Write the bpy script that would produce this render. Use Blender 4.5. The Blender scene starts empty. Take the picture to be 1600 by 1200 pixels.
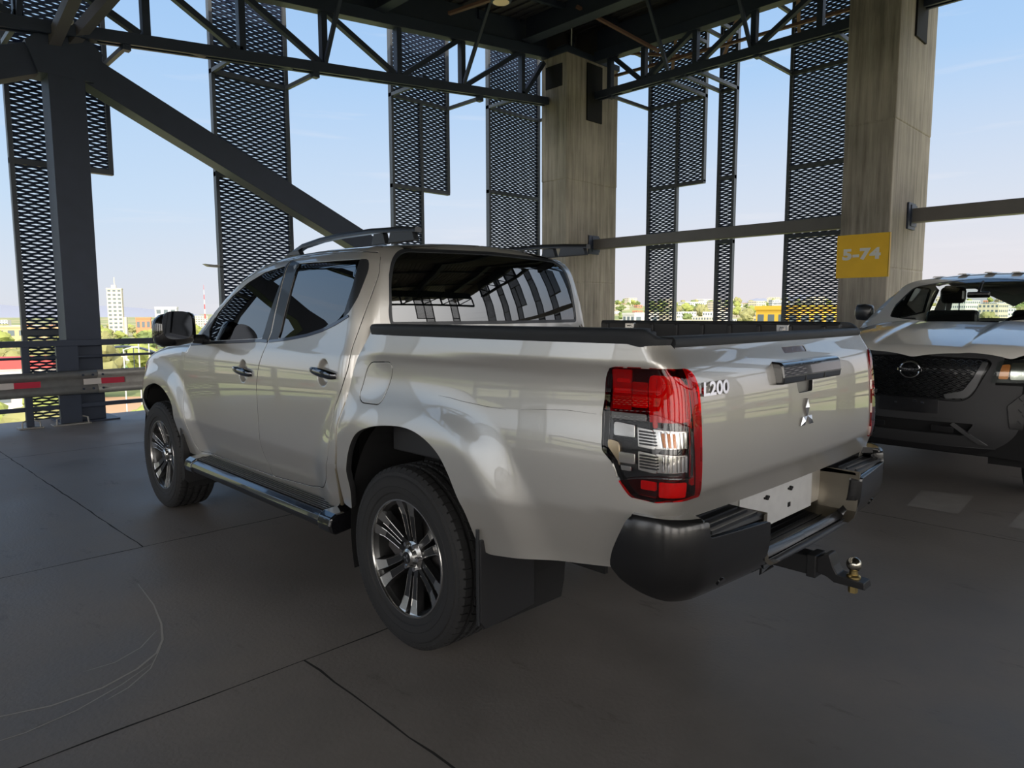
import bpy, bmesh, math, random
import numpy as np
from mathutils import Vector, Matrix
from mathutils.geometry import delaunay_2d_cdt
PI=math.pi
SC=bpy.context.scene
COL=SC.collection
random.seed(7)
# ---------------- camera ----------------
CAMP=(-2.51947,-2.3288,1.41109); YAW,PIT,ROL,FPX=0.77331,-0.10327,-0.00282,1083.73
fw=Vector((math.sin(YAW)*math.cos(PIT),math.cos(YAW)*math.cos(PIT),math.sin(PIT)))
rt=Vector((math.cos(YAW),-math.sin(YAW),0)); up=rt.cross(fw)
rt2=rt*math.cos(ROL)+up*math.sin(ROL); up2=-rt*math.sin(ROL)+up*math.cos(ROL)
cam=bpy.data.objects.new('camera',bpy.data.cameras.new('camera')); COL.objects.link(cam)
M=Matrix((rt2,up2,-fw)).transposed().to_4x4(); M.translation=Vector(CAMP); cam.matrix_world=M
cam.data.sensor_width=36; cam.data.lens=FPX/1600*36; cam.data.clip_start=.05; cam.data.clip_end=20000
SC.camera=cam
SC.view_settings.view_transform='Standard'; SC.view_settings.look='None'; SC.view_settings.gamma=1
SC.view_settings.use_curve_mapping=False; SC.view_settings.exposure=0.0
# ---------------- sky ----------------
wd=bpy.data.worlds.new('sky'); SC.world=wd; wd.use_nodes=True
nt=wd.node_tree; nt.nodes.clear()
def N(t,tree=None,**k):
    n=(tree or nt).nodes.new(t)
    for a,b in k.items(): setattr(n,a,b)
    return n
out=N('ShaderNodeOutputWorld'); bg=N('ShaderNodeBackground'); tc=N('ShaderNodeTexCoord'); sep=N('ShaderNodeSeparateXYZ')
nt.links.new(tc.outputs['Generated'],sep.inputs[0])
ramp=N('ShaderNodeValToRGB'); cr=ramp.color_ramp
cr.elements[0].position=0.0; cr.elements[0].color=(.74,.76,.82,1)
cr.elements[1].position=1.0; cr.elements[1].color=(.13,.30,.68,1)
for p,c in ((.05,(.70,.77,.87,1)),(.14,(.58,.74,.93,1)),(.30,(.43,.64,.93,1)),(.48,(.29,.52,.88,1))):
    e=cr.elements.new(p); e.color=c
nt.links.new(sep.outputs['Z'],ramp.inputs[0])
# sky glow round the sun, boosted to lift the interior: warmer and brighter towards -Y / -X and a pink tint low in the east
dot=N('ShaderNodeVectorMath',operation='DOT_PRODUCT'); nt.links.new(tc.outputs['Generated'],dot.inputs[0]); dot.inputs[1].default_value=(-.50,-.76,.42)
mr=N('ShaderNodeMapRange'); mr.inputs[1].default_value=-.25; mr.inputs[2].default_value=1.0; mr.inputs[3].default_value=0; mr.inputs[4].default_value=1
nt.links.new(dot.outputs['Value'],mr.inputs[0])
pw=N('ShaderNodeMath',operation='POWER'); nt.links.new(mr.outputs[0],pw.inputs[0]); pw.inputs[1].default_value=1.6
add=N('ShaderNodeMixRGB',blend_type='ADD'); nt.links.new(pw.outputs[0],add.inputs[0]); nt.links.new(ramp.outputs[0],add.inputs[1]); add.inputs[2].default_value=(4.3,3.9,3.4,1)
mx=N('ShaderNodeMapRange'); mx.inputs[1].default_value=.2; mx.inputs[2].default_value=1.0; nt.links.new(sep.outputs['X'],mx.inputs[0])
mz=N('ShaderNodeMapRange'); mz.inputs[1].default_value=.30; mz.inputs[2].default_value=0.0; nt.links.new(sep.outputs['Z'],mz.inputs[0])
mm=N('ShaderNodeMath',operation='MULTIPLY'); nt.links.new(mx.outputs[0],mm.inputs[0]); nt.links.new(mz.outputs[0],mm.inputs[1])
m2=N('ShaderNodeMath',operation='MULTIPLY'); nt.links.new(mm.outputs[0],m2.inputs[0]); m2.inputs[1].default_value=.75
pk=N('ShaderNodeMixRGB'); nt.links.new(m2.outputs[0],pk.inputs[0]); nt.links.new(add.outputs[0],pk.inputs[1]); pk.inputs[2].default_value=(.88,.80,.80,1)
# thin cloud streaks
mp=N('ShaderNodeMapping'); mp.inputs['Scale'].default_value=(2.2,2.2,26); nt.links.new(tc.outputs['Generated'],mp.inputs[0])
no=N('ShaderNodeTexNoise'); no.inputs['Scale'].default_value=1.6; no.inputs['Detail'].default_value=5; nt.links.new(mp.outputs[0],no.inputs['Vector'])
cm=N('ShaderNodeMapRange'); cm.inputs[1].default_value=.60; cm.inputs[2].default_value=.80; cm.inputs[4].default_value=.35; nt.links.new(no.outputs[0],cm.inputs[0])
cl=N('ShaderNodeMixRGB'); nt.links.new(cm.outputs[0],cl.inputs[0]); nt.links.new(pk.outputs[0],cl.inputs[1]); cl.inputs[2].default_value=(.92,.90,.93,1)
nt.links.new(cl.outputs[0],bg.inputs[0]); bg.inputs[1].default_value=1.0; nt.links.new(bg.outputs[0],out.inputs[0])
sl=bpy.data.lights.new('sun','SUN'); sl.energy=4.8; sl.angle=math.radians(.6); sl.color=(1,.87,.66)
so=bpy.data.objects.new('sun',sl); COL.objects.link(so)
so.rotation_euler=Vector((.48,.68,-.62)).to_track_quat('-Z','Y').to_euler()
# ---------------- materials ----------------
MATS={}
def pbr(name,col,rough=.5,metal=0,coat=0,bump=None,var=None,spec=None,coatr=.03,trans=0,alpha=1,emit=None,bscale=40,ior=None):
    if name in MATS: return MATS[name]
    m=bpy.data.materials.new(name); m.use_nodes=True; t=m.node_tree; b=t.nodes['Principled BSDF']
    b.inputs['Base Color'].default_value=(*col,1); b.inputs['Roughness'].default_value=rough; b.inputs['Metallic'].default_value=metal
    b.inputs['Coat Weight'].default_value=coat; b.inputs['Coat Roughness'].default_value=coatr
    if spec is not None: b.inputs['Specular IOR Level'].default_value=spec
    if ior: b.inputs['IOR'].default_value=ior
    b.inputs['Transmission Weight'].default_value=trans
    if emit: b.inputs['Emission Color'].default_value=(*emit[0],1); b.inputs['Emission Strength'].default_value=emit[1]
    if var or bump:
        tcn=N('ShaderNodeTexCoord',t); n=N('ShaderNodeTexNoise',t); n.inputs['Scale'].default_value=bscale; n.inputs['Detail'].default_value=4
        t.links.new(tcn.outputs['Object'],n.inputs['Vector'])
        if var:
            mi=N('ShaderNodeMixRGB',t); mi.inputs[1].default_value=(*[c*(1-var) for c in col],1); mi.inputs[2].default_value=(*[min(1,c*(1+var)) for c in col],1)
            t.links.new(n.outputs[0],mi.inputs[0]); t.links.new(mi.outputs[0],b.inputs['Base Color'])
        if bump:
            bu=N('ShaderNodeBump',t); bu.inputs['Strength'].default_value=bump; bu.inputs['Distance'].default_value=.002
            t.links.new(n.outputs[0],bu.inputs['Height']); t.links.new(bu.outputs[0],b.inputs['Normal'])
    MATS[name]=m; return m
PAINT=pbr('silver_paint',(.66,.63,.58),.33,.62,1.0,coatr=.02)
PLASTIC=pbr('black_plastic',(.018,.018,.02),.42,0,0,bump=.25,bscale=600)
GLOSSB=pbr('gloss_black',(.008,.008,.010),.12,0,1,coatr=.02)
RUBBER=pbr('tyre_rubber',(.022,.022,.023),.72,bump=.2,bscale=150,var=.25)
LINER=pbr('dark_liner',(.010,.010,.011),.85)
CHROME=pbr('chrome',(.80,.80,.82),.08,1)
DCHROME=pbr('dark_chrome',(.075,.08,.10),.28,1,1)
PAINT.node_tree.nodes['Principled BSDF'].inputs['Coat IOR'].default_value=1.85
ALLOY=pbr('machined_alloy',(.62,.61,.59),.24,1,.5)
GUN=pbr('gunmetal',(.055,.055,.058),.35,.8,.3)
SATIN=pbr('satin_black',(.03,.032,.036),.30,.2,.2)
SEALED=pbr('bed_cap_rubber',(.028,.030,.034),.45,bump=.8,bscale=900)
LIT_EDGE=pbr('lit_edge_bronze',(.30,.25,.17),.35,.6,.6)  # bronze tone of light on the cab edge, put into the colour
STEELD=pbr('dark_painted_steel',(.036,.048,.078),.48,.15,var=.15,bscale=6)
STEELR=pbr('roof_steel',(.036,.047,.074),.55,.1,var=.15,bscale=5)
GALV=pbr('galvanised_steel',(.33,.32,.30),.5,.25,var=.25,bscale=14)
def glassy(name,tint,mixv,rough=0.0):
    m=bpy.data.materials.new(name); m.use_nodes=True; t=m.node_tree; t.nodes.clear()
    o=N('ShaderNodeOutputMaterial',t); g=N('ShaderNodeBsdfGlossy',t); g.inputs['Roughness'].default_value=rough; g.inputs['Color'].default_value=(1,1,1,1)
    tr=N('ShaderNodeBsdfTransparent',t); tr.inputs[0].default_value=(*tint,1)
    fr=N('ShaderNodeFresnel',t); fr.inputs[0].default_value=mixv; mi=N('ShaderNodeMixShader',t)
    t.links.new(fr.outputs[0],mi.inputs[0]); t.links.new(tr.outputs[0],mi.inputs[1]); t.links.new(g.outputs[0],mi.inputs[2]); t.links.new(mi.outputs[0],o.inputs[0])
    MATS[name]=m; return m
TINT=glassy('tinted_glass',(.05,.06,.06),2.3)
CLEARG=glassy('clear_glass',(.86,.92,.90),1.5)
LENSR=glassy('red_lens',(.85,.012,.022),1.5)
LENSC=glassy('clear_lens',(.93,.93,.93),1.5)
# ---------------- helpers ----------------
def link_mesh(name,verts,faces,mat,parent=None,smooth=False,norms=None):
    me=bpy.data.meshes.new(name); me.from_pydata([tuple(v) for v in verts],[],[tuple(f) for f in faces]); me.update()
    if mat: me.materials.append(mat)
    if smooth or norms is not None:
        me.polygons.foreach_set('use_smooth',[True]*len(me.polygons))
    if norms is not None: me.normals_split_custom_set_from_vertices([tuple(n) for n in norms])
    o=bpy.data.objects.new(name,me); COL.objects.link(o)
    if parent: o.parent=parent
    return o
def thing(name,label,cat,loc=(0,0,0),rz=0,group=None):
    o=bpy.data.objects.new(name,None); COL.objects.link(o); o.location=loc; o.rotation_euler=(0,0,rz); o.empty_display_size=.2
    o['label']=label; o['category']=cat
    if group: o['group']=group
    return o
def tag(o,label,cat,group=None,kind=None):
    o['label']=label; o['category']=cat
    if group: o['group']=group
    if kind: o['kind']=kind
    return o
class MB:
    def __init__(s): s.v=[]; s.f=[]; s.m=[]; s.cur=0
    def add(s,vs,fs):
        k=len(s.v); s.v+= [tuple(v) for v in vs]; s.f+=[tuple(i+k for i in f) for f in fs]; s.m+=[s.cur]*len(fs); return s
    def box(s,c,d,R=None):
        vs=[Vector((sx*d[0]/2,sy*d[1]/2,sz*d[2]/2)) for sx in(-1,1) for sy in(-1,1) for sz in(-1,1)]
        if R is not None: vs=[R@v for v in vs]
        return s.add([v+Vector(c) for v in vs],[(0,1,3,2),(4,6,7,5),(0,4,5,1),(2,3,7,6),(0,2,6,4),(1,5,7,3)])
    def bb(s,a,b): return s.box([(a[i]+b[i])/2 for i in range(3)],[abs(b[i]-a[i]) for i in range(3)])
    def bar(s,a,b,w,h,upv=(0,0,1)):
        a=Vector(a); b=Vector(b); d=(b-a); L=d.length; d.normalize(); u=Vector(upv); u=(u-d*u.dot(d))
        if u.length<1e-4: u=Vector((0,1,0))-d*d.y
        u.normalize(); sd=d.cross(u); R=Matrix((d,sd,u)).transposed(); return s.box((a+b)/2,(L,w,h),R)
    def tube(s,pts,r,n=10,cap=True):
        pts=[Vector(p) for p in pts]; rs=r if isinstance(r,(list,tuple)) else [r]*len(pts); k=len(s.v); vs=[]; fs=[]; pu=None
        for i,p in enumerate(pts):
            d=(pts[min(i+1,len(pts)-1)]-pts[max(i-1,0)]).normalized()
            if pu is None: pu=d.orthogonal().normalized()
            pu=(pu-d*pu.dot(d)).normalized(); w=d.cross(pu)
            vs+=[p+(pu*math.cos(2*PI*j/n)+w*math.sin(2*PI*j/n))*rs[i] for j in range(n)]
        for i in range(len(pts)-1):
            for j in range(n): a=i*n+j; b=i*n+(j+1)%n; fs.append((a,b,b+n,a+n))
        if cap: fs.append(tuple(range(n-1,-1,-1))); fs.append(tuple((len(pts)-1)*n+j for j in range(n)))
        return s.add(vs,fs)
    def lathe(s,prof,n=48,axis='X',c=(0,0,0),closed=False):
        vs=[];fs=[]
        for j in range(n):
            a=2*PI*j/n
            for (u,r) in prof:
                if axis=='X': vs.append((c[0]+u,c[1]+r*math.cos(a),c[2]+r*math.sin(a)))
                elif axis=='Y': vs.append((c[0]+r*math.sin(a),c[1]+u,c[2]+r*math.cos(a)))
                else: vs.append((c[0]+r*math.cos(a),c[1]+r*math.sin(a),c[2]+u))
        k=len(prof)
        for j in range(n):
            for i in range(k-1 if not closed else k):
                i2=(i+1)%k; fs.append((j*k+i,((j+1)%n)*k+i,((j+1)%n)*k+i2,j*k+i2))
        return s.add(vs,fs)
    def prism(s,poly,a,b,axis='Y'):
        # polygon extruded from a to b along an axis; poly in the two other axes in xyz order
        def P(p,t): return {'X':(t,p[0],p[1]),'Y':(p[0],t,p[1]),'Z':(p[0],p[1],t)}[axis]
        n=len(poly); return s.add([P(p,a) for p in poly]+[P(p,b) for p in poly],[tuple(range(n)),tuple(range(2*n-1,n-1,-1))]+[(i,i+n,(i+1)%n+n,(i+1)%n) for i in range(n)])
    def build(s,name,mat,parent=None,bevel=0,smooth=False,seg=2,angle=35):
        me=bpy.data.meshes.new(name); me.from_pydata(s.v,[],s.f); me.update()
        mats=mat if isinstance(mat,(list,tuple)) else [mat]
        for m in mats: me.materials.append(m)
        if len(mats)>1: me.polygons.foreach_set('material_index',s.m)
        bm=bmesh.new(); bm.from_mesh(me); bmesh.ops.recalc_face_normals(bm,faces=bm.faces); bm.to_mesh(me); bm.free()
        if smooth: me.shade_smooth() if hasattr(me,'shade_smooth') else None
        if smooth:
            me.polygons.foreach_set('use_smooth',[True]*len(me.polygons))
            try: me.set_sharp_from_angle(angle=math.radians(angle))
            except Exception: pass
        o=bpy.data.objects.new(name,me); COL.objects.link(o)
        if parent: o.parent=parent
        if bevel:
            b=o.modifiers.new('bevel','BEVEL'); b.width=bevel; b.segments=seg; b.limit_method='ANGLE'; b.angle_limit=math.radians(30)
        return o
def text_mesh(body,size,depth,name,mat,parent,matrix,sx=1.0,bold=0.0,shear=0,sp=1.0):
    cu=bpy.data.curves.new(name,'FONT'); cu.body=body; cu.size=size; cu.extrude=depth; cu.offset=bold; cu.shear=shear; cu.space_character=sp
    cu.align_x='CENTER'; cu.align_y='CENTER'; cu.bevel_depth=0; cu.resolution_u=5
    t=bpy.data.objects.new('tmp',cu); COL.objects.link(t); dg=bpy.context.evaluated_depsgraph_get(); me=bpy.data.meshes.new_from_object(t.evaluated_get(dg))
    bpy.data.objects.remove(t); me.transform(Matrix.Diagonal((sx,1,1,1))); me.materials.clear(); me.materials.append(mat)
    o=bpy.data.objects.new(name,me); COL.objects.link(o)
    if parent: o.parent=parent
    o.matrix_local=matrix; return o
def dup(root,loc=None,rz=None,label=None,group=None,sx=None):
    r=root.copy(); COL.objects.link(r)
    if loc is not None: r.location=loc
    if rz is not None: r.rotation_euler=(0,0,rz)
    if label: r['label']=label
    if group: r['group']=group
    for ch in list(root.children):
        c=ch.copy(); COL.objects.link(c); c.parent=r
        for g in ch.children:
            d=g.copy(); COL.objects.link(d); d.parent=c
    return r
def pchip(xs, ys):
    xs=np.array(xs,float); ys=np.array(ys,float); h=np.diff(xs); d=np.diff(ys)/h
    m=np.zeros(len(xs)); m[0]=d[0]; m[-1]=d[-1]
    for i in range(1,len(xs)-1):
        if d[i-1]*d[i]>0:
            w1=2*h[i]+h[i-1]; w2=h[i]+2*h[i-1]; m[i]=(w1+w2)/(w1/d[i-1]+w2/d[i])
    def f(x):
        x=np.clip(np.asarray(x,float),xs[0],xs[-1]); i=np.clip(np.searchsorted(xs,x)-1,0,len(xs)-2)
        t=(x-xs[i])/h[i]; t2=t*t; t3=t2*t
        return (2*t3-3*t2+1)*ys[i]+(t3-2*t2+t)*h[i]*m[i]+(-2*t3+3*t2)*ys[i+1]+(t3-t2)*h[i]*m[i+1]
    return f
def sstep(a,b,x):
    t=np.clip((np.asarray(x,float)-a)/(b-a),0,1); return t*t*(3-2*t)
# half width of the truck body against height: at the doors and at the load bed
DOORW=pchip([.28,.40,.50,.60,.685,.70,.715,.85,1.0,1.12,1.20,1.25,1.30,1.40,1.50,1.60,1.70,1.85],[.745,.783,.812,.839,.8620,.8655,.8665,.8705,.873,.869,.858,.843,.829,.806,.781,.753,.719,.66])
BEDW=pchip([.35,.45,.55,.64,.685,.70,.715,.76,.87,.97,1.07,1.14,1.19,1.218,1.232,1.246,1.34,1.42],[.775,.808,.834,.856,.8655,.8680,.8683,.868,.866,.860,.849,.844,.847,.855,.8585,.8575,.846,.840])
def bodyW(y,z):
    t=sstep(.12,.42,y)
    zz=z-(.045+.11*np.clip(-y-.55,0,.8))*sstep(.40,.62,z)*sstep(1.12,.88,z)*sstep(.30,.55,-y)
    zz=zz-.0215*np.clip(.36-y,0,1.4)*sstep(1.0,1.16,z)
    w=DOORW(z)*t+BEDW(zz)*(1-t)
    r=np.hypot(y*.94,z-.40); w=w+.036*sstep(.80,.61,r)*sstep(1.16,.90,z)
    rf=np.hypot((y-3.0)*.96,z-.40); w=w+.040*sstep(.74,.57,rf)*sstep(1.12,.92,z)
    w=w-.055*np.clip((-y-.55)/.72,0,2)**2-.16*np.clip((y-3.15)/.65,0,2)**2-.02*sstep(2.3,3.2,y)
    return w
BACKY=pchip([.40,.60,.70,.80,.86,.873,.884,.95,1.05,1.15,1.20,1.232,1.256,1.32,1.40],[-1.19,-1.215,-1.236,-1.259,-1.278,-1.2840,-1.2860,-1.288,-1.285,-1.277,-1.269,-1.259,-1.243,-1.207,-1.192])
def backY(x,z): return BACKY(z)+.022*(x/.8)**2
ROOFZ=pchip([.2,.6,1.0,1.4,1.8,2.3],[1.752,1.770,1.778,1.768,1.738,1.68])
def roofZ(x,y): return ROOFZ(y)-.045*(x/.6)**2*.8
CBY=pchip([.5,1.2,1.35,1.45,1.55,1.65,1.75],[.295,.302,.312,.324,.342,.366,.396])
def cabBackY(x,z): return CBY(z)+.055*(x/.6)**2
WINDP=pchip([1.0,1.2,1.3,1.4,1.5,1.6,1.66,1.72,1.8],[2.85,2.64,2.50,2.34,2.17,1.975,1.83,1.63,1.25])
def windY(x,z): return WINDP(z)-.14*(x/.7)**2
def smax(a,b,r):
    u=np.maximum(a+r,0); v=np.maximum(b+r,0)
    return np.minimum(-r,np.maximum(a,b))+np.sqrt(u*u+v*v)
HOODZ=pchip([2.3,2.6,2.9,3.2,3.5,3.75,3.92],[1.25,1.245,1.225,1.18,1.10,1.0,.88])
def frontY(x,z): return 3.86-.20*(x/.8)**2-.05*np.clip((z-.75)/.3,-1,2)**2
def f_bed(p):
    x,y,z=p[...,0],p[...,1],p[...,2]
    f=np.abs(x)-bodyW(y,z)
    return smax(f,(backY(x,z)-y)*.97,.055)
def f_cab(p):
    x,y,z=p[...,0],p[...,1],p[...,2]
    f=(np.abs(x)-bodyW(y,z))*.95
    f=smax(f,z-roofZ(x,y),.075)
    f=smax(f,(cabBackY(x,z)-y)*.97,.085)
    g=np.maximum(f,y-2.60)
    return np.where(z>1.16,smax(f,(y-windY(x,z))*.53,.03),g)
def f_front(p):
    x,y,z=p[...,0],p[...,1],p[...,2]
    f=np.abs(x)-bodyW(y,z)
    f=smax(f,z-(HOODZ(y)-.05*(x/.8)**2-.015*np.cos(x*5)),.07)
    return smax(f,(y-frontY(x,z))*.9,.12)
# guide curve (s along the side, round the corner, along the back) -> start point and direction of a level ray
def guide(s,z,sc):
    yc,xc,R=sc
    s=np.asarray(s,float); z=np.asarray(z,float)
    s1=-yc; s2=s1+R*np.pi/2; a=np.clip((s-s1)/R,0,np.pi/2)
    px=-xc-R*np.cos(a); py=yc-R*np.sin(a)
    py=np.where(s<s1,-s,py); px=np.where(s>s2,-xc+(s-s2),px)
    return np.stack([px,py,z],-1), np.stack([np.cos(a),np.sin(a),0*z],-1)
BEDG=(-1.05,.75,.27); CABG=(.60,.50,.40)
def march(f,o,d,t0,t1,n=70):
    # first crossing from outside to inside, then bisection
    shp=o.shape[:-1]; ta=np.full(shp,t0,float); tb=np.full(shp,t1,float); done=np.zeros(shp,bool)
    st=(t1-t0)/n; prev=f(o+d*t0)
    for i in range(1,n+1):
        t=t0+st*i; v=f(o+d*t); hitm=(~done)&(v<=0)&(prev>0)
        ta=np.where(hitm,t-st,ta); tb=np.where(hitm,t,tb); done|=hitm; prev=v
    ok=done.copy()
    for i in range(26):
        m=(ta+tb)/2; v=f(o+d*m[...,None]); pos=v>0
        ta=np.where(pos,m,ta); tb=np.where(pos,tb,m)
    return o+d*((ta+tb)/2)[...,None], ok
def normals(f,p):
    e=1.5e-3; g=np.stack([f(p+np.eye(3)[i]*e)-f(p-np.eye(3)[i]*e) for i in range(3)],-1)
    return g/np.maximum(np.linalg.norm(g,axis=-1,keepdims=True),1e-9)
# ---------------- panels cut from an analytic body surface ----------------
def round_poly(pts,r,maxe=.022):
    n=len(pts); out=[]
    for i in range(n):
        p0,p1,p2=[np.array(pts[j%n][:2],float) for j in (i-1,i,i+1)]
        rr=pts[i][2] if len(pts[i])>2 else r
        a=p0-p1; b=p2-p1; la=np.linalg.norm(a); lb=np.linalg.norm(b)
        d=min(rr,la*.48,lb*.48)
        if d<1e-4: out.append(p1); continue
        s=p1+a/la*d; e=p1+b/lb*d; k=max(2,int(d/.012)+1)
        for t in np.linspace(0,1,k+1): out.append((1-t)**2*s+2*t*(1-t)*p1+t*t*e)
    res=[]
    m=len(out)
    for i in range(m):
        a,b=out[i],out[(i+1)%m]; L=np.linalg.norm(b-a)
        if L<1e-4: continue
        k=max(1,int(math.ceil(L/maxe)))
        for j in range(k): res.append(a+(b-a)*j/k)
    return np.array(res)
def smooth_open(pts,k=5):
    P=[np.array(p[:2],float) for p in pts]; out=[]; n=len(P)
    for i in range(n-1):
        a=P[max(i-1,0)]; b=P[i]; c=P[i+1]; d=P[min(i+2,n-1)]
        for j in range(k):
            t=j/k; out.append(tuple(.5*((2*b)+(-a+c)*t+(2*a-5*b+4*c-d)*t*t+(-a+3*b-3*c+d)*t**3)))
    out.append(tuple(P[-1])); return out
def area2(P): x,y=P[:,0],P[:,1]; return float(np.sum(x*np.roll(y,-1)-np.roll(x,-1)*y))
def inset(P,d):
    if area2(P)<0: P=P[::-1]
    e=np.roll(P,-1,0)-P; e/=np.maximum(np.linalg.norm(e,axis=1,keepdims=True),1e-9); nrm=np.stack([-e[:,1],e[:,0]],1)
    v=nrm+np.roll(nrm,1,0); v/=np.maximum(np.linalg.norm(v,axis=1,keepdims=True),1e-9)
    return P+v*d
def inpoly(P,q):
    x,y=q[:,0],q[:,1]; r=np.zeros(len(q),bool); n=len(P)
    for i in range(n):
        x1,y1=P[i]; x2,y2=P[(i+1)%n]
        if y1==y2: continue
        c=((y1>y)!=(y2>y)); r^= c & (x<(x2-x1)*(y-y1)/(y2-y1)+x1)
    return r
def mapper(f,mode,sc=None,off=0):
    def g(q):
        u,v=q[:,0],q[:,1]
        if mode=='side': o,d=guide(u,v,sc); t1=.75
        elif mode=='back': o=np.stack([u,0*u+SB,v],-1); d=np.broadcast_to(np.array([0,1.,0]),o.shape); t1=2.6
        elif mode=='front': o=np.stack([u,0*u+SF,v],-1); d=np.broadcast_to(np.array([0,-1.,0]),o.shape); t1=1.8
        elif mode=='top': o=np.stack([u,v,0*u+2.2],-1); d=np.broadcast_to(np.array([0,0,-1.]),o.shape); t1=1.8
        ff=(lambda p:f(p)-off)
        P,ok=march(ff,o,d,-.15 if mode=='side' else 0.0,t1,100)
        return P,normals(f,P),ok,d
    return g
SB=-1.9; SF=4.6
def panel(name,mat,parent,f,mode,poly,holes=(),sc=None,grid=.024,off=0,gap=0.0025,r=.02,flange=.022,mirror=False,holegap=0,post=None,dense=(),edge=None):
    P=inset(round_poly(poly,r),gap); H=[]
    for h in holes:
        hp=h if isinstance(h,np.ndarray) else round_poly(h,r)
        H.append(inset(hp,-holegap))
    lo=P.min(0); hi=P.max(0)
    gx=np.arange(lo[0],hi[0],grid); gy=np.arange(lo[1],hi[1],grid); G=np.array([(a,b) for a in gx for b in gy])
    keep=inpoly(inset(P,grid*.45),G)
    for h in H: keep&=~inpoly(inset(h,-grid*.45),G)
    G=G[keep]
    for (ds,dz,dr,dg) in dense:
        G=G[np.hypot(G[:,0]-ds,G[:,1]-dz)>dr]; a_=np.arange(-dr,dr,dg); D=np.array([(ds+u,dz+v) for u in a_ for v in a_ if math.hypot(u,v)<dr]); G=np.concatenate([G,D])
    allv=[P]+H; vs=np.concatenate(allv+[G]); ed=[]; k=0; loops=[]
    for L in allv:
        n=len(L); ed+=[(k+i,k+(i+1)%n) for i in range(n)]; k+=n
    r_=delaunay_2d_cdt([Vector(v) for v in vs],ed,[],0,1e-6)
    v2=np.array([tuple(v) for v in r_[0]]); F=np.array([fc for fc in r_[2] if len(fc)==3])
    c=v2[F].mean(1); ok=inpoly(P,c)
    for h in H: ok&=~inpoly(h,c)
    F=F[ok]
    mp_=mapper(f,mode,sc,off); X,Nn,okk,dd=mp_(v2)
    if post is not None: X=post(X,v2)
    F=F[okk[F].all(1)]
    fn=np.cross(X[F[:,1]]-X[F[:,0]],X[F[:,2]]-X[F[:,0]]); flip=(fn*Nn[F[:,0]]).sum(1)<0
    F[flip]=F[flip][:,::-1]
    if post is not None:
        X0,_,_,_=mp_(v2); mv=np.linalg.norm(X-X0,axis=1)>1e-6; fn=np.cross(X[F[:,1]]-X[F[:,0]],X[F[:,2]]-X[F[:,0]]); acc=np.zeros_like(X)
        for q in range(3): np.add.at(acc,F[:,q],fn)
        acc/=np.maximum(np.linalg.norm(acc,axis=1,keepdims=True),1e-12); Nn=np.where(mv[:,None],acc,Nn)
    nbase=len(F)
    verts=list(X); norms=list(Nn); faces=[tuple(int(i) for i in t) for t in F]
    # border flanges
    if flange:
        from collections import Counter
        cnt=Counter(); dire={}
        for t in faces:
            for a,b in ((t[0],t[1]),(t[1],t[2]),(t[2],t[0])):
                cnt[(min(a,b),max(a,b))]+=1; dire[(min(a,b),max(a,b))]=(a,b)
        for e_,c_ in cnt.items():
            if c_==1:
                a,b=dire[e_]; pa,pb=X[a],X[b]; na,nb=Nn[a],Nn[b]; k=len(verts)
                w=np.cross(pb-pa,(na+nb)/2); w/=max(np.linalg.norm(w),1e-9)
                b1=.0016
                verts+= [pa,pb,pb-nb*b1+w*b1*.7,pa-na*b1+w*b1*.7, pb-nb*flange,pa-na*flange]
                h=(na+w); h/=np.linalg.norm(h); h2=(nb+w); h2/=np.linalg.norm(h2)
                norms+=[na,nb,h2,h,w,w]
                faces+=[(k+1,k,k+3,k+2),(k+2,k+3,k+5,k+4)]
    verts=np.array(verts); norms=np.array(norms)
    if mirror:
        verts=verts*[-1,1,1]; norms=norms*[-1,1,1]; faces=[tuple(t[::-1]) for t in faces]
    o=link_mesh(name,verts,faces,mat,parent,norms=norms)
    if flange and mat.name in ('silver_paint','white_paint'):
        o.data.materials.append(LINER); mi=np.zeros(len(faces),np.int32); mi[nbase+1::2]=1; o.data.polygons.foreach_set('material_index',mi)
    return o
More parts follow.
